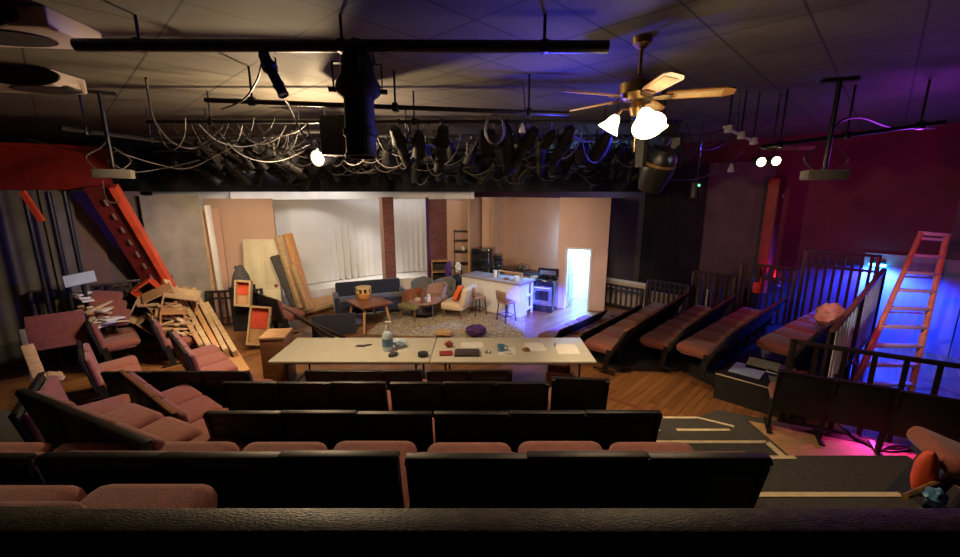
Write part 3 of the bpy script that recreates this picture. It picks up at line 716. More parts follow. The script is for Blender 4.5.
for z in (.5,.9,1.3,1.65,1.95): MB().box((0,.06,z), (.5,.2,.025)).build('shelf', M['blackmetal'], t)
o = MB().lathe([(.0,0),(.06,0),(.09,.05),(.07,.12),(.03,.15),(.0,.15)], 14).build('pot', M['white']); o.location = (A.x+.05,A.y+.03,1.315); tag(o, 'small white pot on the tall thin shelf', 'pot')
# refrigerator
A = D(482,262,12.45)
t = thing('refrigerator', 'glossy black refrigerator behind the kitchen island', 'refrigerator', (A.x,A.y,0), r(-12))
MB().box((0,.3,.74), (.62,.60,1.48), bev=.01).build('body', M['glossblack'], t)
d1 = MB().box((0,-.025,.48), (.61,.05,.92), bev=.01).build('door', M['glossblack'], t); MB().beam((.22,-.07,.55), (.22,-.07,.88), .02,.03).build('handle', M['steel'], d1)
d2 = MB().box((0,-.025,1.21), (.61,.05,.50), bev=.01).build('door', M['glossblack'], t); MB().beam((.22,-.07,1.05), (.22,-.07,1.38), .02,.03).build('handle', M['steel'], d2)
A = D(498,264,12.2)
t = thing('coffee_machine', 'tall black appliance right of the refrigerator', 'appliance', (A.x,A.y,.0), r(-10))
MB().box((0,0,.45), (.30,.34,.90)).build('stand', M['darktop'], t); MB().box((0,.08,1.12), (.26,.16,.44), bev=.02).box((0,-.02,1.30), (.26,.34,.12), bev=.02).box((0,0,.92), (.26,.34,.05)).build('body', M['glossblack'], t)
# counter with dish rack, stove
A, B = D(505,280,12.75), D(537,280,11.6); A.z = B.z = 0; dv = B-A; L_ = dv.length
t = thing('kitchen_counter', 'base cabinet with a dark countertop along the plywood-coloured flat', 'counter', A, math.atan2(dv.y, dv.x))
MB().box((L_/2,.02,.42), (L_,.56,.84)).build('cabinet', M['beigedk'], t); MB().box((L_/2,0,.865), (L_,.62,.05), bev=.006).build('worktop', M['darktop'], t)
for k in range(3):
    d_ = MB().box(((k+.5)*L_/3,-.27,.42), (L_/3-.04,.02,.70), bev=.004).build('door', M['beigedk'], t); MB().beam(((k+.8)*L_/3,-.29,.6), ((k+.8)*L_/3,-.29,.72), .012,.012).build('handle', M['steel'], d_)
P = A.lerp(B, .55); P.z = .8915
t = thing('dish_rack', 'small dark rack with two mugs on the dark countertop', 'rack', P, math.atan2(dv.y, dv.x))
b = MB()
for x in (-.2,-.07,.07,.2): b.beam((x,-.1,0), (x,-.1,.16), .012,.012).beam((x,.1,0), (x,.1,.16), .012,.012)
for z in (.01,.16): b.beam((-.2,-.1,z), (.2,-.1,z), .012,.012).beam((-.2,.1,z), (.2,.1,z), .012,.012)
b.build('wire_frame', M['blackmetal'], t)
for k, x in enumerate((-.1,.1)):
    o = MB().lathe([(0,0),(.05,0),(.055,.11),(.045,.11),(.04,.01)], 14).build('mug', M['greyup']); o.location = P+dv.normalized()*x+Vector((0,0,.02)); tag(o, ('left' if k == 0 else 'right')+' mug of the two in the small dark rack on the countertop', 'mug', 'mugs in the rack')
A = D(545,300,10.95); A.z = 0
t = thing('kitchen_range', 'black and steel kitchen range left of the bright doorway', 'stove', A, r(-26))
MB().box((0,0,.42), (.58,.56,.84), bev=.008).build('body', M['glossblack'], t)
MB().box((0,.24,.98), (.58,.08,.28), bev=.01).build('backguard', M['glossblack'], t); MB().box((0,.197,1.0), (.46,.012,.12)).build('control_panel', M['steel'], t)
od = MB().box((0,-.295,.45), (.54,.03,.52), bev=.006).build('oven_door', M['steel'], t); MB().box((0,-.312,.46), (.36,.008,.26)).build('window', M['glossblack'], od); MB().beam((-.22,-.345,.68), (.22,-.345,.68), .022,.022).build('handle', M['alu'], od)
for x in (-.14,.14):
    for y in (-.12,.12): MB().cyl((x,y,.842), (x,y,.855), .085, n=18).build('burner', M['iron'], t)
# ================================================================== LONG TABLE AND WHAT LIES ON IT
TZ = .74
fl, fr, br_, bl = G(269,361.5,TZ), G(593,361.5,TZ), G(578,337.5,TZ), G(299,337.5,TZ)
ty0, ty1 = fl.y, (bl.y+br_.y)/2; tx0, tx1 = (fl.x+bl.x)/2-.03, (fr.x+br_.x)/2+.05
txm = (G(429,361.5,TZ).x+G(437,338,TZ).x)/2
def folding_table(x0, x1, label):
    L = x1-x0; W = ty1-ty0
    t = thing('folding_table', label, 'table', ((x0+x1)/2, (ty0+ty1)/2, 0), 0, 'folding tables')
    MB().box((0,0,TZ-.022), (L,W,.044), bev=.014, seg=3).build('tabletop', M['tabletop'], t)
    MB().box((0,W/2-.08,TZ-.06), (L-.3,.03,.03)).box((0,-W/2+.08,TZ-.06), (L-.3,.03,.03)).build('apron_rail', M['blackmetal'], t)
    for sx in (-1, 1):
        x = sx*(L/2-.22)
        for sy in (-1, 1): MB().cyl((x,sy*(W/2-.12),0), (x,sy*(W/2-.12),TZ-.045), .016, n=10).build('leg', M['blackmetal'], t)
        MB().tube([(x,-W/2+.12,.22),(x,W/2-.12,.22)], .012).tube([(x,0,.60),(x-sx*.32,0,TZ-.06)], .010).tube([(x,-W/2+.12,.60),(x,W/2-.12,.60)], .010).build('brace', M['blackmetal'], t)
folding_table(tx0, txm-.004, 'left white folding table of the two pushed end to end, bottle on it')
folding_table(txm+.004, tx1, 'right white folding table of the two pushed end to end, papers on it')
def T(px, py): return G(px, py, TZ)
t = thing('pump_bottle', 'clear pump bottle with blue label on the left table', 'bottle', T(388,350)); t.scale = (1.35,1.35,1.45)
MB().lathe([(.0,0),(.058,.0),(.062,.02),(.062,.17),(.045,.21),(.022,.225),(.022,.245),(.0,.245)], 20).build('bottle', M['clear'], t)
MB().lathe([(.0635,.05),(.0635,.14),(.0625,.14),(.0625,.05)], 20).build('wrapper', M['bluecup'], t)
MB().cyl((0,0,.245), (0,0,.275), .018, n=12).cyl((0,0,.27), (0,0,.315), .007, n=8).box((.02,0,.32), (.07,.02,.018), bev=.005).build('pump', M['white'], t)
o = MB().blob((0,0,.07), (.20,.16,.15), 3, .12).build('crumpled_mask', M['bluepaper']); o.location = T(400,347); tag(o, 'crumpled pale blue cloth beside the pump bottle', 'cloth')
o = MB().blob((0,0,.03), (.15,.10,.06), 8, .2).build('black_glove', M['bookblack']); o.location = T(396,353)+Vector((-.02,-.12,0)); o.rotation_euler = (0,0,.6); tag(o, 'small dark crumpled scrap just in front of the pump bottle', 'scrap')
o = MB().prism([(-.13,-.03),(.0,-.05),(.12,.04),(.05,.05),(.0,.02),(-.1,.02)], .001, .016).build('dark_scrap', M['bookblack']); o.location = T(364,346); tag(o, 'flat dark scrap lying near the back of the left table', 'scrap')
t = thing('tape_roll', 'dark roll of tape lying flat near the tables meeting edge', 'tape roll', T(423,356))
MB().lathe([(.045,0),(.078,0),(.078,.055),(.045,.055)], 24).build('roll', M['cable'], t); MB().lathe([(.040,.004),(.0445,.004),(.0445,.051),(.040,.051)], 24).build('core', M['tan'], t)
o = MB().box((0,0,.012), (.20,.17,.022), bev=.004).build('notebook', M['darkred']); o.location = T(446,354); o.rotation_euler = (0,0,.15); tag(o, 'dark red notebook on the right table', 'notebook')
o = MB().blob((0,0,.05), (.13,.10,.09), 5, .15).build('red_pouch', M['darkred']); o.location = T(449,347); tag(o, 'small dark red pouch behind the notebook', 'pouch')
t = thing('black_book', 'large charcoal book with a pale title on the right table', 'book', T(467,354), 0)
MB().box((0,0,.022), (.38,.24,.04), bev=.004).build('cover', M['bookblack'], t); b = MB()
for k, w_ in enumerate((.05,.03,.045,.035)): b.box((-.075+.048*k,.02,.0425), (w_*.8,.012,.002))
b.build('title', M['greyup'], t)
def paper(px, py, w_, d_, a, lab, m='paper', z=0.0):
    o = MB().box((0,0,.0015), (w_,d_,.002)).build('paper_sheet', M[m]); o.location = T(px,py)+Vector((0,0,z)); o.rotation_euler = (0,0,a); tag(o, lab, 'paper', 'papers on the table')
paper(472,345,.36,.24,.05,'white sheet under the back edge of the charcoal book')
paper(507,351,.26,.34,-.1,'white sheet under the blue mug')
paper(535,347,.30,.38,.08,'white sheet in the middle of the right table')
paper(567,349,.34,.42,-.04,'large white sheet at the right end of the table','paper')
t = thing('blue_mug', 'blue mug with white patches on a sheet of the right table', 'mug', T(501,351))
MB().lathe([(0,0),(.05,0),(.062,.10),(.052,.10),(.044,.012)], 20).build('cup', M['bluecup'], t); MB().tube([(.055,0,.025),(.095,0,.035),(.095,0,.075),(.058,0,.085)], .009).build('handle', M['bluecup'], t)
o = MB().blob((0,0,.02), (.12,.07,.045), 31, .2).build('tissue', M['paper']); o.location = T(508,354); tag(o, 'crumpled white tissue by the blue mug', 'tissue')
o = MB().blob((0,0,.02), (.09,.06,.05), 32, .2).build('metal_clip', M['steel']); o.location = T(488,353); tag(o, 'small grey clip left of the blue mug', 'clip')
o = MB().blob((0,0,.025), (.12,.06,.06), 33, .22).build('keys', M['brass']); o.location = T(526,351); tag(o, 'small bunch of keys in the middle of the right table', 'keys')
o = MB().box((0,0,.008), (.02,.14,.012), bev=.004).build('marker_pen', M['bookblack']); o.location = T(555,345)+Vector((0,0,.002)); o.rotation_euler = (0,0,-.3); tag(o, 'dark pen near the back right corner of the table', 'pen')
# boxes by the table
def open_box(name, label, loc, yaw, w_, d_, h_, m, inner=None, th=.02, cat='box', rot=None):
    t = thing(name, label, cat, loc, yaw, rot=rot)
    MB().box((0,d_/2-th/2,h_/2), (w_,th,h_)).box((0,-d_/2+th/2,h_/2), (w_,th,h_)).box((w_/2-th/2,0,h_/2), (th,d_-2*th,h_)).box((-w_/2+th/2,0,h_/2), (th,d_-2*th,h_)).build('sides', M[m], t)
    MB().box((0,0,.012), (w_-2*th,d_-2*th,.02)).build('bottom', M[inner or m], t)
    return t
A = G(277,392,0)
t = thing('wooden_plinth', 'tall brown wooden box under the left end of the white table', 'box', (A.x-.13, A.y+.42, 0), r(8))
MB().box((0,0,.42), (.38,.46,.84), bev=.004).build('carcass', M['capwood'], t); MB().box((0,0,.85), (.40,.48,.03)).build('lid', M['ply'], t)
A = G(556,388,.0)
open_box('wooden_crate', 'small open wooden crate on the floor under the right end of the table', (A.x+.06, A.y+.12, 0), r(-12), .40, .34, .28, 'pine2', 'ply')

# ================================================================== TIMBER AND SCENERY SCRAP ON THE LEFT
rn = random.Random(21)
gF = 'wooden box frames heaped on the left seats'
def wframe(c, w_, h_, dp, rot, lab, m='pine'):
    t = thing('wooden_box_frame', lab, 'box frame', c, 0, gF, rot=rot)
    for z in (-h_/2+.015, h_/2-.015): MB().box((0,0,z), (w_,dp,.03)).build('rail', M[m], t)
    for x in (-w_/2+.015, w_/2-.015): MB().box((x,0,0), (.03,dp,h_-.06)).build('stile', M[m], t)
WF = [((146,312),7.95,.46,.40,.5,(.1,.5,.6),'open square frame at the left edge of the frame heap','pine'),
 ((163,300),8.1,.52,.42,.5,(.15,-.4,.65),'dark-mouthed square frame in the middle of the frame heap','ply'),
 ((181,302),8.15,.60,.40,.5,(.2,.3,.55),'wide frame at the right of the heap, by the long board','pine'),
 ((153,289),8.5,.40,.5,.9,(.1,-.6,.5),'tall reddish frame at the top of the frame heap','redlit'),
 ((150,323),7.8,.34,.26,.4,(.0,.9,.7),'small tilted frame low at the left of the heap','pine'),
 ((173,317),7.75,.40,.3,.4,(.1,.15,.6),'small frame leaning in front of the wide frame','pine2')]
for (px,py),Y,w_,h_,dp,rt,lab,m in WF: wframe(D(px,py,Y), w_, h_, dp, rt, lab, m)
gO = 'timber offcuts on the left seats'
spots = ['at the top of the frame heap','beside the open square frame','in the middle of the frame heap','low in the frame heap','at the near end of the frame heap']
k = 0
for py in (305,312,318,324,329,333):
    for j in range(4):
        px = 150+(py-305)*.75+j*8+rn.uniform(-3,3); Y = 7.75-(py-305)*.012+j*.05
        c = D(px,py,Y); a = rn.uniform(-1.2,1.2); L_ = rn.uniform(.18,.42); up = rn.uniform(-.3,.3)
        d_ = Vector((math.cos(a),math.sin(a),up))*L_/2
        o = MB().beam(c-d_, c+d_, rn.uniform(.04,.09), rn.uniform(.025,.05), bev=.003).build('timber_offcut', M[rn.choice(['pine','pine','creamup','ply'])])
        tag(o, 'short pale timber offcut loose among the box frames on the left seats', 'offcut', gO); k += 1
gS = 'papers and offcuts on the far left seats'
for i in range(22):
    px = 72+rn.uniform(0,40); py = 292+(px-72)*.75+rn.uniform(-6,12); Y = 7.45-(py-292)*.012
    c = D(px,min(py,330),Y); a = rn.uniform(0,3.1); L_ = rn.uniform(.2,.5)
    d_ = Vector((math.cos(a),math.sin(a),rn.uniform(-.25,.25)))*L_/2
    if i % 3:
        o = MB().beam(c-d_, c+d_, rn.uniform(.05,.12), rn.uniform(.02,.05), bev=.003).build('timber_offcut', M[rn.choice(['pine','creamup','ply'])]); tag(o, 'pale offcut of wood heaped with papers on the far left seats', 'offcut', gS)
    else:
        o = MB().beam(c-d_*.8, c+d_*.8, rn.uniform(.16,.26), .03, bev=.003).build('paper_bundle', M[rn.choice(['paper','bluepaper','paper'])]); tag(o, 'bundle of papers heaped with offcuts on the far left seats', 'papers', 'paper bundles on the far left seats')
gE = 'long boards leaning on the left seats'
board('wide pale board lying along the right side of the frame heap', D(183,322,7.9), D(160,274,8.6), .10, .34, 'pine', group=gE, up=(.6,-.4,.8))
for k in range(4):
    board(['leftmost','second','third','rightmost'][k]+' of four thick planks stacked on edge left of the salmon flat', D(203+k*8,350+k*1.5,7.3+.05*k), D(168+k*9,290+k*1,8.7+.05*k), .085, .30, ['ply','pine','pine2','pine'][k], name='plank', group='planks stacked on edge', up=(.2,-.5,1))
board('single pale plank on edge right of the four stacked planks', D(236,355,7.5), D(207,306,8.7), .09, .22, 'pine', name='plank', up=(.2,-.5,1))
board('orange board lying flat on the floor before the stacked planks', G(242,372,.03), G(226,345,.03), .26, .03, 'pine2')
# two shallow trays with scarlet linings, black cone
def tray(label, c, w_, h_, dp, rot):
    t = thing('shallow_tray', label, 'tray', c, 0, 'scarlet-lined wooden trays', rot=rot)
    for x in (-w_/2, w_/2): MB().box((x,0,h_/2), (.035,dp,h_)).build('side', M['pine'], t)
    for z in (.015, h_-.015): MB().box((0,0,z), (w_-.03,dp,.03)).build('end', M['pine'], t)
    MB().box((0,dp/2-.01,h_*.70), (w_-.03,.015,h_*.55)).build('lining', M['redpanel'], t)
    MB().box((0,dp/2+.004,h_/2), (w_,.012,h_)).build('back', M['ply'], t)
A = D(257,345,8.0)
tray('nearer scarlet-lined wooden tray standing on edge left of the table', (A.x,A.y,max(.0,A.z)), .36, .80, .12, (-.18,.16,.25))
A = D(243,306,8.9)
tray('farther scarlet-lined wooden tray by the cream door and the black cone', (A.x,A.y,A.z), .30, .58, .14, (-.1,.10,.15))
t = thing('black_cone', 'black hooded cone standing before the cream door', 'cone', (D(242,286,9.3).x, 9.3, D(242,286,9.3).z))
MB().lathe([(.0,0),(.22,0),(.17,.25),(.09,.42),(.06,.48),(.0,.50)], 16).build('cone', M['foam'], t); MB().box((-.06,0,.42), (.14,.05,.07), rot=(0,.5,0), bev=.01).build('flap', M['foam'], t)
t2 = MB().box((0,0,.5), (.4,.4,1.0)).build('black_pedestal', M['black']); t2.scale = (1,1,t.location.z); t2.location = (t.location.x, 9.3, 0); tag(t2, 'black pedestal under the hooded cone', 'pedestal')
o = MB().box((0,0,0), (.42,.02,.22)).build('pale_blue_sheet', M['bluepaper']); o.location = D(80,279,7.15); o.rotation_euler = (-.6,-.15,r(38)); tag(o, 'pale blue sheet caught on the dark railing at far left', 'sheet')
o = MB().box((0,0,.5), (.72,.05,.60), bev=.01).build('red_partition_panel', M['maroondk']); o.location = D(58,345,6.5)+Vector((0,0,-.25)); o.rotation_euler = (-.45,0,r(40)); tag(o, 'dark red wooden partition panel left of the heaped papers', 'panel')  # low red partition behind the far left seats
t2 = o
board('brown strip of wood edging the heaped papers at far left', G(107,349,.03), D(60,300,7.5), .05, .05, 'pine2')
gP = 'sticks propped at the left edge'
board('pale plank propped upright at the left edge, the tallest stick', D(46,394,3.95), D(27,346,4.3), .10, .05, 'pine', group=gP)
board('short pale stick low at the left edge, below the tall plank', D(30,428,3.2), D(14,412,3.3), .05, .04, 'pine', group=gP)
board('grey stick crossing behind the tall plank at the left edge', Vector((D(38,396,4.05).x, 4.05, .50)), D(22,330,4.7), .05, .04, 'greyflat', group=gP)
o = MB().blob((0,0,0), (.22,.16,.14), 41, .12).build('yellow_cloth', M['pine']); o.location = D(52,378,4.3); tag(o, 'small yellowish rag beside the tall plank at left', 'rag')
# bag on the top right row, sheets on the platform
a_ = Rr(8.8,-.42,1.0)
t = thing('paper_bag', 'crumpled brown paper bag on the cushions of the highest right row', 'bag', a_)
MB().blob((0,0,.16), (.46,.36,.40), 17, .13).build('bag', M['tan'], t); MB().box((-.06,-.25,.07), (.22,.18,.14), rot=(0,0,-.5), bev=.01).build('carton', M['capwood'], t)
gW = 'sheets on the right platform'
for k, (d_, e_, w_, l_, m) in enumerate(((7.35,-1.22,.5,.42,'bluepaper'),(7.75,-1.08,.55,.45,'paper'),(8.4,-1.0,.5,.45,'bluepaper'),(7.2,-.72,.4,.34,'greyup'),(9.1,-.92,.5,.4,'bluepaper'))):
    o = MB().box((0,0,.004), (w_,l_,.006)).build('paper_sheet', M[m]); o.location = Rr(d_,e_,.402); o.rotation_euler = (0,0,r(45)+.1*k)
    tag(o, ['pale sheet nearest the front edge of the right platform','large white sheet, second along the right platform','pale blue sheet, third along the right platform','grey sheet under the near end of the highest right row','pale sheet farthest back on the right platform'][k], 'sheet', gW)
for k in range(7):
    o = MB().blob((0,0,.05), (rn.uniform(.10,.2),rn.uniform(.08,.16),rn.uniform(.08,.14)), 50+k, .18).build('rag', M[['darkred','tan','darkred','greyup','gold','darkred','purple'][k]]); o.location = Rr(7.0+.05*k, -.66+.11*(k % 3)-.1*(k > 3), .552)
    tag(o, 'small dark crumpled rag in the heap under the highest right row', 'rag', 'rags under the highest right row')
o = MB().box((0,0,.04), (.30,.18,.08), bev=.01).build('yellow_box', M['gold']); o.location = Rr(10.1,-1.46,0.70); o.rotation_euler = (0,0,r(40)); tag(o, 'small amber box at the far end of the fifth right row', 'box')
for k, (px, py, m) in enumerate(((763,287,'redpanel'),(770,292,'pinkup'),(779,276,'redpanel'),(788,280,'pinkup'),(757,291,'redpanel'))):
    P = D(px,py,8.95); o = MB().box((0,0,.2), (.16,.12,.4), bev=.01).build('storage_box', M[m]); o.location = (P.x,P.y+.25*(k%2),P.z-.2); tag(o, 'pink-lit carton stacked behind the railing by the red column', 'carton', 'cartons behind the railing')
t2 = MB().box((0,0,.5), (1.1,.5,1.0)).build('low_cabinet', M['black']); P = D(772,296,9.1); t2.location = (P.x,P.y,0); t2.scale = (1,1,.98); tag(t2, 'low black cabinet behind the railing, cartons on it', 'cabinet')
for k, (px, py) in enumerate(((106,299),(110,308),(114,317))):
    o = MB().box((0,0,0), (.46,.40,.13), bev=.06, seg=3).build('loose_cushion', M['maroon']); o.location = D(px,py,7.55-.12*k); o.rotation_euler = (.5,.2,r(35)); tag(o, ['topmost','middle','lowest'][k]+' of three loose maroon cushions right of the heaped papers', 'cushion', 'loose cushions by the heaped papers')
# cloth and cushion at the right edge
t = thing('broken_theatre_chair', 'brown-red upholstered seat at the right edge near the front rail', 'seat', D(972,466,2.5), 0, rot=(0,.35,-.35))
MB().box((0,0,0), (.55,.5,.14), bev=.06, seg=3).build('cushion', M['maroon'], t); MB().box((0,0,-.09), (.42,.38,.05)).build('pan', M['iron'], t)
for x in (-.15,.2): MB().box((x,0,-.55), (.05,.3,.92)).build('standard', M['iron'], t)
o = MB().blob((0,0,0), (.14,.12,.36), 71, .05).build('red_cloth', M['redpanel']); o.location = D(925,474,2.45); tag(o, 'bright red cloth hanging below the brown-red seat at right', 'cloth')
o = MB().tube([D(905,497,2.2), D(916,492,2.25), D(930,486,2.35), D(945,480,2.4), D(955,470,2.4)], .02, 8).build('rope', M['gold']); tag(o, 'amber rope curling along the floor at the lower right', 'rope')
o = MB().blob((0,0,0), (.12,.10,.12), 73, .15).build('blue_plug', M['bluecup']); o.location = D(936,497,2.2); tag(o, 'small blue connector in the lower right corner', 'connector')
for k in range(3):
    a = [G(838+8*k,424+5*k,.24), G(862+8*k,443+4*k,.24), G(890,452-3*k,.24), G(915+5*k,448,.24)]
    o = MB().tube(a, .012, 6).build('floor_cable', M['cable']); tag(o, 'thin black cable on the pink-lit floor at lower right', 'cable', 'cables on the pink-lit floor')

# ================================================================== LADDERS
def ladder(label, foot_l, foot_r, top_l, top_r, n, m='fiber', name='stepladder', spread=None, rung=.055):
    t = thing(name, label, 'ladder', (foot_l+foot_r)/2)
    o_ = t.location.copy(); fl_, fr_, tl_, tr_ = foot_l-o_, foot_r-o_, top_l-o_, top_r-o_
    bk = ((tr_-tl_).cross(tl_-fl_)).normalized()
    MB().beam(fl_, tl_, .045, .10, bev=.006, up=bk).build('side_rail', M[m], t); MB().beam(fr_, tr_, .045, .10, bev=.006, up=bk).build('side_rail', M[m], t)
    for k in range(n):
        f = (k+.9)/(n+.2); MB().beam(fl_.lerp(tl_,f), fr_.lerp(tr_,f), .11, .045, bev=.006).build('step', M['alu'], t)
    MB().beam(tl_, tr_, .16, .06, bev=.01).build('top_cap', M['alu'] if m == 'fiber' else M[m], t)
    if spread is not None:
        for a_, b_ in ((tl_, fl_), (tr_, fr_)): MB().beam(a_, b_+spread, .03, .06, up=bk).build('rear_leg', M[m], t)
        for f in (.2,.45,.7): MB().beam((fl_+spread).lerp(tl_,f), (fr_+spread).lerp(tr_,f), .03, .03).build('rear_brace', M['alu'], t)
    return t
fl_, fr_ = G(846,402,.0), G(908,402,.0)
tl_, tr_ = D(921,233,7.05), D(947,235,6.95)
ladder('tall orange fibreglass stepladder with pale steps at the right', fl_, fr_, tl_, tr_, 9, spread=Vector((1.15,1.0,0)))
a_, b_ = D(841,345,6.9), D(860,345,6.85)
ladder('small pale folding ladder behind the highest right row, left of the orange one', Vector((a_.x,a_.y,0)), Vector((b_.x,b_.y,0)), D(848,322,7.05), D(861,322,7.0), 4, 'pinkup', name='folding_ladder')
# wall lamp
P = D(877,266,8.75)
pl = Rr(RW-.10, P.x*.714-P.y*.70, 1.74)
t = thing('wall_lamp', 'small blue-glowing lamp on the wall left of the tall ladder', 'lamp', pl, r(-44.4))
MB().box((0,.03,0), (.24,.06,.08), bev=.01).build('housing', M['blackmetal'], t); MB().cyl((-.07,-.03,-.03), (-.07,-.03,-.065), .065, n=14).cyl((.07,-.03,-.03), (.07,-.03,-.065), .065, n=14).build('lens', M['blueglow'], t)
LAMP = pl
# ================================================================== CEILING: FAN, PIPES, STAGE LIGHTS, CABLES
PZ = 4.08
P = D(638,97,3.75)
t = thing('ceiling_fan', 'brass and oak ceiling fan with three lit glass shades', 'ceiling fan', (P.x, P.y, CEIL))
zb = P.z-CEIL
MB().lathe([(.0,0),(.085,0),(.075,-.05),(.03,-.09),(.0,-.09)][::-1], 20).build('canopy', M['brass'], t)
MB().cyl((0,0,-.08), (0,0,zb+.16), .016).build('downrod', M['brass'], t)
MB().lathe([(.0,zb-.04),(.11,zb-.03),(.155,zb+.02),(.16,zb+.10),(.10,zb+.16),(.03,zb+.18),(.0,zb+.18)], 26).build('motor_housing', M['brass'], t)
for k in range(5):
    a = r(-18+72*k); q = Matrix.Rotation(a, 4, 'Z') @ Matrix.Translation((0,0,zb)) @ Matrix.Rotation(r(-13), 4, 'X')
    bl_ = MB(); pr = [(.22,-.055),(.30,-.068),(.66,-.078),(.73,-.045),(.73,.045),(.66,.078),(.30,.068),(.22,.055)]
    bl_.prism(pr, -.006, .006, q)
    bo = bl_.build('blade', M['bladewood'], t)
    MB().prism([(.30,-.045),(.64,-.052),(.64,.052),(.30,.045)], -.009, -.0062, q).build('inlay', M['bladecane'], bo)
    MB().prism([(.10,-.02),(.20,-.045),(.27,-.04),(.27,.04),(.20,.045),(.10,.02)], -.018, -.008, q).build('blade_iron', M['brass'], t)
MB().lathe([(.0,zb-.16),(.05,zb-.15),(.07,zb-.09),(.045,zb-.04),(.0,zb-.03)], 20).build('light_kit', M['brass'], t)
FAN = []
for k, a in enumerate((r(-90), r(20), r(160))):
    dx, dy = math.cos(a), math.sin(a)
    MB().tube([(0.05*dx,.05*dy,zb-.10),(.12*dx,.12*dy,zb-.09),(.16*dx,.16*dy,zb-.15)], .011).build('arm', M['brass'], t)
    gs_ = 1.35 if k == 0 else 1.0
    q = Matrix.Translation((.16*dx,.16*dy,zb-.14)) @ Vector((0,0,-1)).rotation_difference(Vector((dx*(.95 if k == 0 else .6),dy*(.95 if k == 0 else .6),-1)).normalized()).to_matrix().to_4x4() @ Matrix.Scale(gs_, 4)
    MB().lathe([(.026,0),(.045,-.03),(.062,-.08),(.098,-.14),(.092,-.14),(.056,-.08),(.03,-.01)][::-1], 22, q).build('glass_shade', M['globe'], t)
    FAN.append(Vector((P.x,P.y,CEIL))+q @ Vector((0,0,-.22)))
MB().tube([(0,0,zb-.16),(0,0,zb-.45)], .003).build('pull_chain', M['brass'], t)

# pipes
PIPES = []
def pipe(label, p0, p1, rad=.026, hang=True, m='blackmetal', drop=None):
    p0, p1 = Vector(p0), Vector(p1); t = thing('lighting_pipe', label, 'pipe', p0, 0, 'lighting pipes')
    MB().cyl((0,0,0), p1-p0, rad, n=12).build('pipe', M[m], t)
    for f in (.12, .5, .88):
        q = (p1-p0)*f; MB().cyl(q, q+Vector((0,0,CEIL-(p0+q).z)), .012, n=8).build('hanger', M['blackmetal'], t); MB().box(q, (.06,.08,.09), bev=.01).build('clamp', M[m], t)
    PIPES.append((p0, p1, label)); return t
t = pipe('thick black batten right across the top, nearest the camera', D(76,45,3.3), D(608,47,3.3), .045)
P1 = pipe('first thin pipe behind the thick batten', D(205,100,4.5), D(569,114,4.9))
P2 = pipe('second thin pipe behind the thick batten', (-4.3,5.6,PZ), (2.6,5.6,PZ))
P3 = pipe('third thin pipe behind the thick batten', (-5.2,6.7,PZ-.04), (2.9,6.7,PZ-.04))
P4 = pipe('fourth thin pipe behind the thick batten', (-6.0,7.9,PZ-.14), (3.4,7.9,PZ-.14))
P5 = pipe('farthest thin pipe, just before the cloth border', (-5.4,9.3,PZ-.27), (3.6,9.3,PZ-.27))
pipe('pipe running to the stage at left, below the duct boxes', D(60,128,5.2), (-5.2,8.2,PZ-.05))
pipe('pipe running to the stage at right, from the fan to the border', (1.6,4.6,PZ-.05), (3.3,8.8,PZ-.05))
pipe('pipe over the right block carrying the projector', D(760,147,5.6), D(945,122,5.0))
pipe('short pale pipe above the pair of small lit lamps', D(724,127,5.4), D(757,143,5.7), .018, m='alu')

# stage lights -------------------------------------------------------------
_L = {}
def lmesh(key, fn, name, m):
    if key not in _L: _L[key] = fn().mesh(name, M[m])
    return _L[key]
def clamp_mb(): return MB().box((0,0,0), (.05,.07,.09), bev=.012).cyl((0,0,-.04), (0,0,-.14), .012, n=8).cyl((.02,0,.0), (.07,0,.0), .01, n=8)
def yoke_mb(w, h):
    b = MB(); b.beam((-w,0,-.14), (w,0,-.14), .035, .008).beam((-w,0,-.14), (-w,0,-.14-h), .035, .008, up=(1,0,0)).beam((w,0,-.14), (w,0,-.14-h), .035, .008, up=(1,0,0))
    b.cyl((-w-.03,0,-.14-h), (-w+.01,0,-.14-h), .02, n=8).cyl((w-.01,0,-.14-h), (w+.03,0,-.14-h), .02, n=8); return b
def ell_house(): return MB().lathe([(.0,.30),(.07,.30),(.09,.26),(.10,.12),(.13,.05),(.13,-.02),(.095,-.06),(.0,-.06)][::-1], 16).box((0,.0,.19), (.05,.22,.16), bev=.02)
def ell_barrel(): return MB().lathe([(.0,-.05),(.088,-.05),(.088,-.30),(.10,-.31),(.10,-.36),(.088,-.37),(.088,-.50),(.095,-.505),(.095,-.53),(.08,-.53),(.08,-.49),(.0,-.49)][::-1], 18)
def lens_mb(rr, z): return MB().cyl((0,0,z), (0,0,z-.012), rr, n=18)
def can_body(): return MB().lathe([(.0,.20),(.06,.20),(.10,.10),(.115,.0),(.115,-.24),(.105,-.24),(.105,-.02),(.0,0)][::-1], 18)
def fres_body(): return MB().box((0,0,.06), (.24,.22,.30), bev=.03).cyl((0,0,-.09), (0,0,-.16), .11, n=18)
def door_mb():
    b = MB()
    for k in range(4):
        q = Matrix.Rotation(k*PI/2, 4, 'Z') @ Matrix.Translation((0,.115,-.16)) @ Matrix.Rotation(r(-28), 4, 'X'); b.box((0,0,-.07), (.2,.006,.14), mx=q)
    return b
def frame_mb(): return MB().box((0,.0,-.25), (.26,.006,.26)).box((0,0,-.25), (.26,.26,.010))
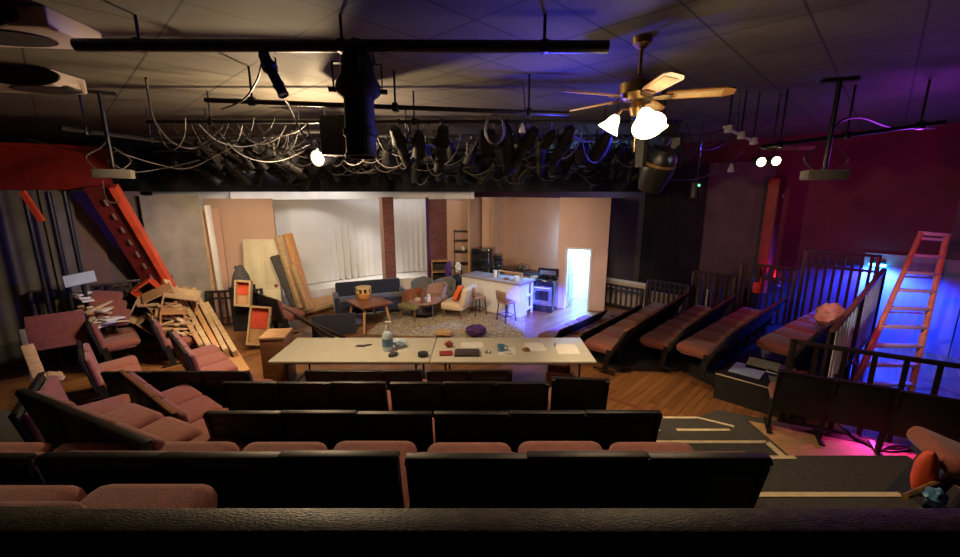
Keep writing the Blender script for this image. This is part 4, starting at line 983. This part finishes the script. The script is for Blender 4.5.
def stage_light(kind, loc, yaw, tilt, label, sc=1.0, group=None, lens='lens', lensm=None):
    t = thing('stage_light', label, 'stage light', loc, yaw, group); t.scale = (sc,)*3
    h = .20; w_ = {'ell':.14,'par':.13,'fres':.15}[kind]
    inst('clamp', lmesh('clamp', clamp_mb, 'clamp', 'blackmetal'), t)
    inst('yoke', lmesh(('yoke',kind), lambda: yoke_mb(w_, h), 'yoke', 'iron'), t)
    pv, rt = (0,0,-.14-h), (tilt, 0, 0)
    if kind == 'ell':
        inst('lamp_housing', lmesh('ellh', ell_house, 'lamp_housing', 'lampblack'), t, pv, rt)
        bb = inst('lens_barrel', lmesh('ellb', ell_barrel, 'lens_barrel', 'lampblack'), t, pv, rt); inst('lens', lmesh(('ll', lensm or 'lens'), lambda: lens_mb(.078,-.495), 'lens', lensm or 'lens'), bb)
    elif kind == 'par':
        bb = inst('can', lmesh('can', can_body, 'can', 'lampblack'), t, pv, rt); inst('lens', lmesh(('lp', lensm or 'lens'), lambda: lens_mb(.10,-.10), 'lens', lensm or 'lens'), bb)
    else:
        bb = inst('lamp_housing', lmesh('frs', fres_body, 'lamp_housing', 'lampblack'), t, pv, rt); inst('lens', lmesh(('lf', lensm or 'lens'), lambda: lens_mb(.095,-.16), 'lens', lensm or 'lens'), bb)
        inst('barn_door', lmesh('bd', door_mb, 'barn_door', 'lampblack'), t, pv, rt)
    inst('power_cord', lmesh('cord', lambda: MB().tube([(0,.05,-.22),(.10,.10,-.10),(.08,.06,.02),(.16,.0,-.05),(.22,.0,.0)], .009), 'power_cord', 'cable'), t)
    return t
ORD = 'first second third fourth fifth sixth seventh eighth ninth tenth eleventh twelfth thirteenth fourteenth fifteenth sixteenth seventeenth eighteenth nineteenth twentieth twenty-first twenty-second twenty-third twenty-fourth twenty-fifth twenty-sixth'.split()
KN = {'ell':'long-barrelled stage light','par':'short can stage light','fres':'square-bodied stage light with flaps'}
rn = random.Random(5)
def hang(pipe_i, xs, where):
    p0, p1, _ = PIPES[pipe_i]; xs = sorted(xs, key=lambda q: q[0])
    for i, (x, kind, yaw, tilt) in enumerate(xs):
        f = (x-p0.x)/(p1.x-p0.x); q = p0.lerp(p1, f)
        stage_light(kind, q, r(yaw), r(tilt), 'black %s, %s from the left on the %s' % (KN[kind], ORD[i], where), rn.uniform(.60,.84), 'stage lights on the pipes')
def spread(x0, x1, n, kinds, yaw, tilt):
    return [(x0+(x1-x0)*(i+rn.uniform(-.28,.28))/(n-1), rn.choice(kinds), rn.uniform(*yaw), rn.uniform(*tilt)) for i in range(n)]
hang(2, [(-1.05,'ell',-10,50),(-.5,'ell',15,40),(.1,'fres',0,35),(.6,'ell',30,50),(-.8,'par',10,40),(.35,'ell',-10,35),(.9,'par',20,55),(1.1,'ell',20,45),(1.6,'par',30,40)], 'second pipe')
hang(3, spread(-4.4,-3.0,8,['ell','ell','fres'],(-70,-25),(35,60))+spread(-1.75,2.6,14,['ell','ell','par','fres'],(-20,50),(30,55)), 'third pipe')
hang(4, spread(-5.6,-2.9,10,['ell','ell','par'],(-75,-20),(35,62))+spread(-1.9,3.2,15,['ell','ell','fres'],(-25,50),(30,60)), 'fourth pipe')
hang(5, spread(-4.8,3.4,25,['ell','ell','ell','par'],(-40,60),(35,65)), 'farthest pipe')
def singles():
    # the large one hanging close by, lens down
    q = D(357,66,3.3); q.z = D(76,45,3.3).z
    t = stage_light('ell', q, r(12), r(-6), 'large black stage light hanging straight down from the thick batten', 1.0)
    t.scale = (1.25,1.25,.92)
    q = D(268,47,3.3); stage_light('ell', q, r(70), r(-28), 'slim black stage light hanging tilted from the left part of the thick batten', .42)
    q = Vector((-2.25,6.3,PZ-.03)); t = stage_light('par', q, r(-18), r(-78), 'can stage light glowing bright straight at us over the stage left', 1.0, lensm='bulb')
    return t
lit = singles()
pipe('short pipe stub holding the glowing stage light', (-2.75,6.3,PZ-.03), (-1.75,6.3,PZ-.03))
# black baffle box over the glowing light
o = MB().box((0,0,0), (.34,.22,.46), bev=.01).build('black_baffle', M['black']); o.location = D(337,136,5.3); tag(o, 'black box baffle just right of the glowing stage light', 'baffle')
# moving head under the fan
q = D(660,142,4.9); q.z = PZ-.25
t = thing('moving_head_light', 'big black moving-head light hanging below the ceiling fan', 'stage light', q, r(15))
MB().box((0,0,.06), (.34,.26,.14), bev=.03).cyl((0,0,.12), (0,0,CEIL-q.z), .03).build('base', M['black'], t)
MB().beam((-.24,0,-.0), (.24,0,-.0), .14, .06).beam((-.235,0,0), (-.235,0,-.36), .14, .05, up=(1,0,0)).beam((.235,0,0), (.235,0,-.36), .14, .05, up=(1,0,0)).build('yoke', M['black'], t)
hd = inst('head', MB().lathe([(.0,.20),(.12,.20),(.18,.12),(.19,-.05),(.15,-.22),(.13,-.30),(.0,-.28)][::-1], 22).mesh('head', M['blackmetal']), t, (0,0,-.34), (r(24),0,0))
MB().cyl((0,0,-.285), (0,0,-.30), .115, n=22).build('lens', M['lens'], hd)
MB().lathe([(.145,.02),(.192,.02),(.192,.05),(.145,.05)], 22).build('trim_ring', M['gold'], hd)
MH = q
# pair of small lit lamps on a bar, amber light put into its colour
q = D(778,147,5.75)
t = thing('amber_lit_track_bar', 'short amber-lit bar holding two small glowing lamps', 'light bar', D(765,148,5.75))
MB().beam((0,0,0), D(814,148,5.75)-t.location, .05, .05).build('bar', M['gold'], t); MB().cyl((.1,0,0), (.1,0,CEIL-t.location.z), .012).build('hanger', M['blackmetal'], t)
for px, py in ((761,162),(776,161)):
    c = D(px,py,5.65)-t.location
    h_ = MB().cyl(c+Vector((0,.14,.03)), c, .05, .06, 16).build('lamp_head', M['blackmetal'], t); MB().cyl(c, c+Vector((0,-.012,-.002)), .056, n=16).build('lens', M['bulb2'], h_); MB().tube([c+Vector((0,.07,.05)), c+Vector((0,.07,.2))], .012).build('stem', M['blackmetal'], t)
# projectors
def projector(label, q, yaw, pole_top=CEIL, sc=1.0):
    t = thing('projector', label, 'projector', q, yaw, 'projectors'); t.scale = (sc,)*3
    MB().box((0,0,0), (.40,.28,.11), bev=.015).build('body', M['greyup'], t); MB().cyl((.10,-.13,0), (.10,-.17,0), .04, n=16).build('lens_ring', M['blackmetal'], t)
    MB().cyl((0,0,.05), (0,0,(pole_top-q.z)/sc), .025).build('pole', M['blackmetal'], t); MB().box((0,0,(pole_top-q.z)/sc-.02), (.34,.08,.03)).build('ceiling_plate', M['blackmetal'], t)
    MB().tube([(.15,.1,.05),(.24,.05,.20),(.10,.0,.32),(.02,.03,.40)], .010).tube([(-.1,.1,.05),(-.2,.0,.18),(-.04,.0,.34)], .008).build('cord', M['greycable'], t)
projector('projector hanging on a pole in front of the red soffit at left', D(114,174,5.6), r(-150))
projector('projector hanging on a pole over the right block of seats', D(824,175,5.0), r(160))
# small devices with indicator
q = D(696,190,5.6)
t = thing('led_fixture', 'small hanging fixture with a green indicator, right of the moving head', 'stage light', q)
MB().cyl((0,0,-.1), (0,0,.10), .06, n=14).build('can', M['black'], t); MB().blob((0,-.065,.06), (.025,.02,.025), 1, 0).build('indicator', M['greenled'], t); MB().cyl((0,0,.1), (0,0,PZ-q.z), .008).build('wire', M['cable'], t)
for k, (px, py, lab) in enumerate(((731,168,'pale bulb-shaped plug dangling left of the two small glowing lamps'),(522,128,'pale bulb-shaped plug dangling above the middle of the stage'))):
    q = D(px,py,5.6 if k == 0 else 5.2)
    t = thing('dangling_plug', lab, 'plug', q, 0, 'dangling plugs'); MB().lathe([(.0,-.06),(.04,-.05),(.03,.0),(.015,.05),(.0,.06)], 12).build('plug', M['paper'], t); MB().tube([(0,0,.05),(.03,.0,.2),(.0,.0,CEIL-q.z)], .006).build('cord', M['cable'], t)
t = thing('cable_coil', 'coil of grey cable hung from the first thin pipe, above the stage', 'cable', D(495,122,5.0), 0)
b = MB()
for k in range(3): b.tube([(.10*math.cos(a+.3*k)*(1+.1*k), .02*k, .16*math.sin(a+.3*k)-.08) for a in [2*PI*i/16 for i in range(17)]], .008, 6, 2)
b.build('coil', M['greycable'], t)
# duct boxes at upper left
for lab, c, s_, yw in (('pale duct box with a dark oval grille in the top left corner', (-3.75,3.3,4.38), (1.5,.5,.14), 6),('lower pale duct box with a dark oval grille under the left ceiling', (-4.95,4.75,4.36), (1.0,.45,.16), 6)):
    t = thing('duct_box', lab, 'duct', c, r(yw), 'duct boxes'); MB().box((0,0,0), s_, bev=.02).build('casing', M['duct'], t)
    for yy, zz in ((-s_[1]/2-.002, 0),): MB().lathe([(.0,-.01),(.30,-.01),(.30,.01),(.0,.01)], 28, Matrix.Translation((.25,yy,zz)) @ Matrix.Rotation(PI/2, 4, 'X') @ Matrix.Diagonal((1.1,.33,1,1))).build('grille', M['black'], t)
    MB().lathe([(.0,-.01),(.30,-.01),(.30,.01),(.0,.01)], 28, Matrix.Translation((.25,0,-s_[2]/2)) @ Matrix.Diagonal((1.1,.6,1,1))).build('grille', M['black'], t)
# loose cables
def cable(label, pts, rad=.010, m='cable', group=None):
    o = MB().tube(pts, rad, 6, 5).build('cable', M[m]); return tag(o, label, 'cable', group)
cable('black cable hanging in a long loop from the left ceiling to the lights', [D(146,78,4.3), D(149,98,4.5), D(155,122,5.0), D(172,142,5.6), D(195,148,6.0), D(222,128,6.0)], .013)
cable('black cable dropping from the slim tilted light to the third pipe', [D(279,90,3.5), D(290,108,4.0), D(299,128,4.5), D(312,146,4.8)], .010)
cable('cable looping left from the slim tilted light', [D(262,60,3.3), D(257,80,3.5), D(243,100,3.9), D(222,109,4.3)], .008)
cable('thin grey cable sagging before the red soffit', [D(24,138,6.2), D(60,147,6.2), D(100,155,6.0), D(116,151,5.7)], .008, 'greycable')
cable('pale cable sagging under the left cluster of lights', [D(120,153,5.8), D(160,165,6.2), D(190,168,6.4), D(226,150,6.6)], .008, 'greycable')
cable('second pale cable sagging under the left cluster, lower than the first', [D(108,160,5.8), D(130,172,6.0), D(165,168,6.4), D(200,160,6.5)], .008, 'greycable')
cable('black cable looping over the right block from its pipe to the wall', [D(829,140,5.3), D(840,122,5.2), D(862,118,5.3), D(890,127,5.5), D(935,128,5.3)], .014)
cable('cable sagging right of the moving head towards the small lamps', [D(640,176,5.0), D(690,180,5.4), D(722,168,5.6), D(745,150,5.7)], .008)
cable('thin cable hanging below the projector on the left', [D(103,178,5.6), D(104,192,5.6), D(109,202,5.7), D(120,202,6.0)], .007, 'greycable')
gN = 'cables draped along the lighting pipes'
for i in range(150):
    x = rn.uniform(-5.2,3.0); y = rn.choice([5.6,6.7,6.7,7.9,7.9,9.3]); L_ = rn.uniform(.35,1.1); dz = rn.uniform(.15,.5); pz_ = {5.6:PZ,6.7:PZ-.04,7.9:PZ-.14,9.3:PZ-.27}[y]; y2 = y+rn.choice([0,0,.3,-.3,1.1 if y < 9 else 0])
    if x < -4.2 and y < 7: x += 1.4
    cable('thin cable sagging between the pipes over the stage', [(x,y,pz_),(x+L_*.2,y+(y2-y)*.2,pz_-dz*.8),(x+L_*.5,(y+y2)/2,pz_-dz),(x+L_*.85,y+(y2-y)*.8,pz_-dz*.6),(x+L_,y2,pz_)], rn.uniform(.006,.011), rn.choice(['cable','cable','greycable']), gN)
# ================================================================== CAMERA, LIGHTS
cam = bpy.data.cameras.new('camera'); co = bpy.data.objects.new('camera', cam); C.objects.link(co)
co.location = (0, 0, H); co.rotation_euler = (math.radians(90-12), 0, 0)
cam.sensor_width = 36; cam.lens = FPX/960*36; cam.clip_start = .05
bpy.context.scene.camera = co
w = bpy.data.worlds.new('world'); bpy.context.scene.world = w; w.use_nodes = True
w.node_tree.nodes['Background'].inputs[0].default_value = (.35,.33,.4,1); w.node_tree.nodes['Background'].inputs[1].default_value = .006

def light(kind, name, loc, power, col, size=.1, aim=None, spot=60, blend=.5, sy=None):
    l = bpy.data.lights.new(name, kind); o = bpy.data.objects.new(name, l); C.objects.link(o); o.location = loc
    l.energy = power; l.color = col
    if kind == 'AREA':
        l.size = size
        if sy: l.shape = 'RECTANGLE'; l.size_y = sy
    else: l.shadow_soft_size = size
    if kind == 'SPOT': l.spot_size = math.radians(spot); l.spot_blend = blend
    if aim is not None: o.rotation_euler = (Vector(aim)-Vector(loc)).to_track_quat('-Z', 'Y').to_euler()
    return o
WARM = (1,.72,.42); SOFT = (1,.78,.56); BLUE = (.05,.08,1)
light('POINT', 'work_light', Vector((-2.25,5.88,PZ-.50)), 380, WARM, .06)
for p in FAN:
    light('POINT', 'fan_light', p, 9, WARM, .06)
    light('SPOT', 'fan_downlight', p, 38, WARM, .06, p+Vector((0,0,-1)), 150, .6)
for i, (x, y, ax, ay, e) in enumerate(((-3.4,6.7,-4.6,10.2,150),(-.6,6.7,-1.6,10.6,240),(1.4,7.0,.6,10.8,260),(2.3,7.9,1.8,11.6,110),(-4.6,7.2,-6.3,10.4,230))):
    light('SPOT', 'stage_wash', (x, y, PZ-.75), e, SOFT, .12, (ax, ay, 1.1), 78, .8)
light('SPOT', 'added_left_wash', (-4.0,6.4,PZ-.75), 190, SOFT, .12, (-6.6,8.2,1.2), 80, .8)  # unseen spot added to brighten the left panels
light('SPOT', 'added_left_floor_wash', (-4.0,6.8,PZ-.75), 420, SOFT, .12, (-5.0,6.3,0), 70, .8)  # extra spot, no visible fixture, lifting the wood floor at left
light('SPOT', 'added_right_floor_wash', (1.9,5.9,PZ-.75), 260, WARM, .10, (2.35,5.6,0), 66, .7)  # added spot strengthening the fan's warm light on the right floor
for i, (x, y, ax, ay, e) in enumerate(((-5.6,10.6,-6.0,12.0,9),(-4.2,11.4,-4.8,13.2,20),(-2.6,13.2,-3.3,14.3,9),(-1.4,13.0,-1.8,14.6,12))):
    light('AREA', 'cyc_light', (x, y, 3.75), e, (1,.95,.95), 1.2, (ax, ay, 1.5), sy=.3)
light('SPOT', 'moving_head_beam', MH+Vector((0,.15,-.75)), 15000, (.05,.09,1), .08, G(543,317), 22, .6)
light('SPOT', 'blue_lamp', LAMP+Vector((-.22,-.22,-.07)), 1500, (.015,.045,1), .05, LAMP+Vector((-.1,-.1,-2)), 165, .5)
light('SPOT', 'blue_side_light', D(735,150,6.0), 900, (.07,.06,1), .08, (-1.0,5.6,PZ-.2), 62, .8)
light('SPOT', 'blue_uplight', D(560,175,5.0), 150, (.07,.06,1), .08, D(560,70,4.2), 100, .9)
light('SPOT', 'magenta_light', D(838,178,5.0)+Vector((0,.1,-.2)), 170, (1,.03,.30), .1, D(860,235,8.7), 100, .8)
light('POINT', 'purple_light', D(915,150,5.4), 22, (.55,.05,1), .1)
light('SPOT', 'floor_pink', (5.05,4.75,.50), 70, (1,.05,.50), .04, (4.4,4.0,.24), 120, .6)
light('SPOT', 'added_platform_light', (-3.2,12.9,3.6), 300, (1,.95,.92), .1, (-3.3,12.9,.4), 62, .8)  # unseen overhead spot added to whiten the platform under the cloth
light('SPOT', 'added_blue_rim', (.75,4.3,3.6), 130, (.06,.07,1), .05, (-1.0,3.35,3.75), 24, .6)  # added spot giving the large hanging light its blue edge
light('SPOT', 'added_ladder_wash', (2.0,4.6,3.6), 420, (.75,.78,1), .06, (6.7,6.55,1.3), 18, .7)  # cool spot added only to lift the ladder steps
light('SPOT', 'added_rail_wash', (1.3,6.8,PZ-.75), 160, SOFT, .1, (4.0,11.0,.4), 26, .7)  # small added spot for the cream frame behind the railing
light('SPOT', 'post_pink', D(772,280,9.0), 25, (1,.06,.25), .05, D(766,200,9.3), 100, .8)
bm_ = mid+ln*.62; light('AREA', 'backstage_light', (bm_.x, bm_.y, 2.5), 900, (.13,.42,1), .7, (bm_.x, bm_.y, 0))
light('SPOT', 'doorway_spill', tuple(mid+ln*.9+Vector((0,0,1.9))), 700, (.08,.16,1), .08, tuple(mid-ln*.9), 50, .5)
vs = bpy.context.scene.view_settings
vs.view_transform = 'Standard'; vs.look = 'None'; vs.exposure = 0.0; vs.gamma = 1.0; vs.use_curve_mapping = False
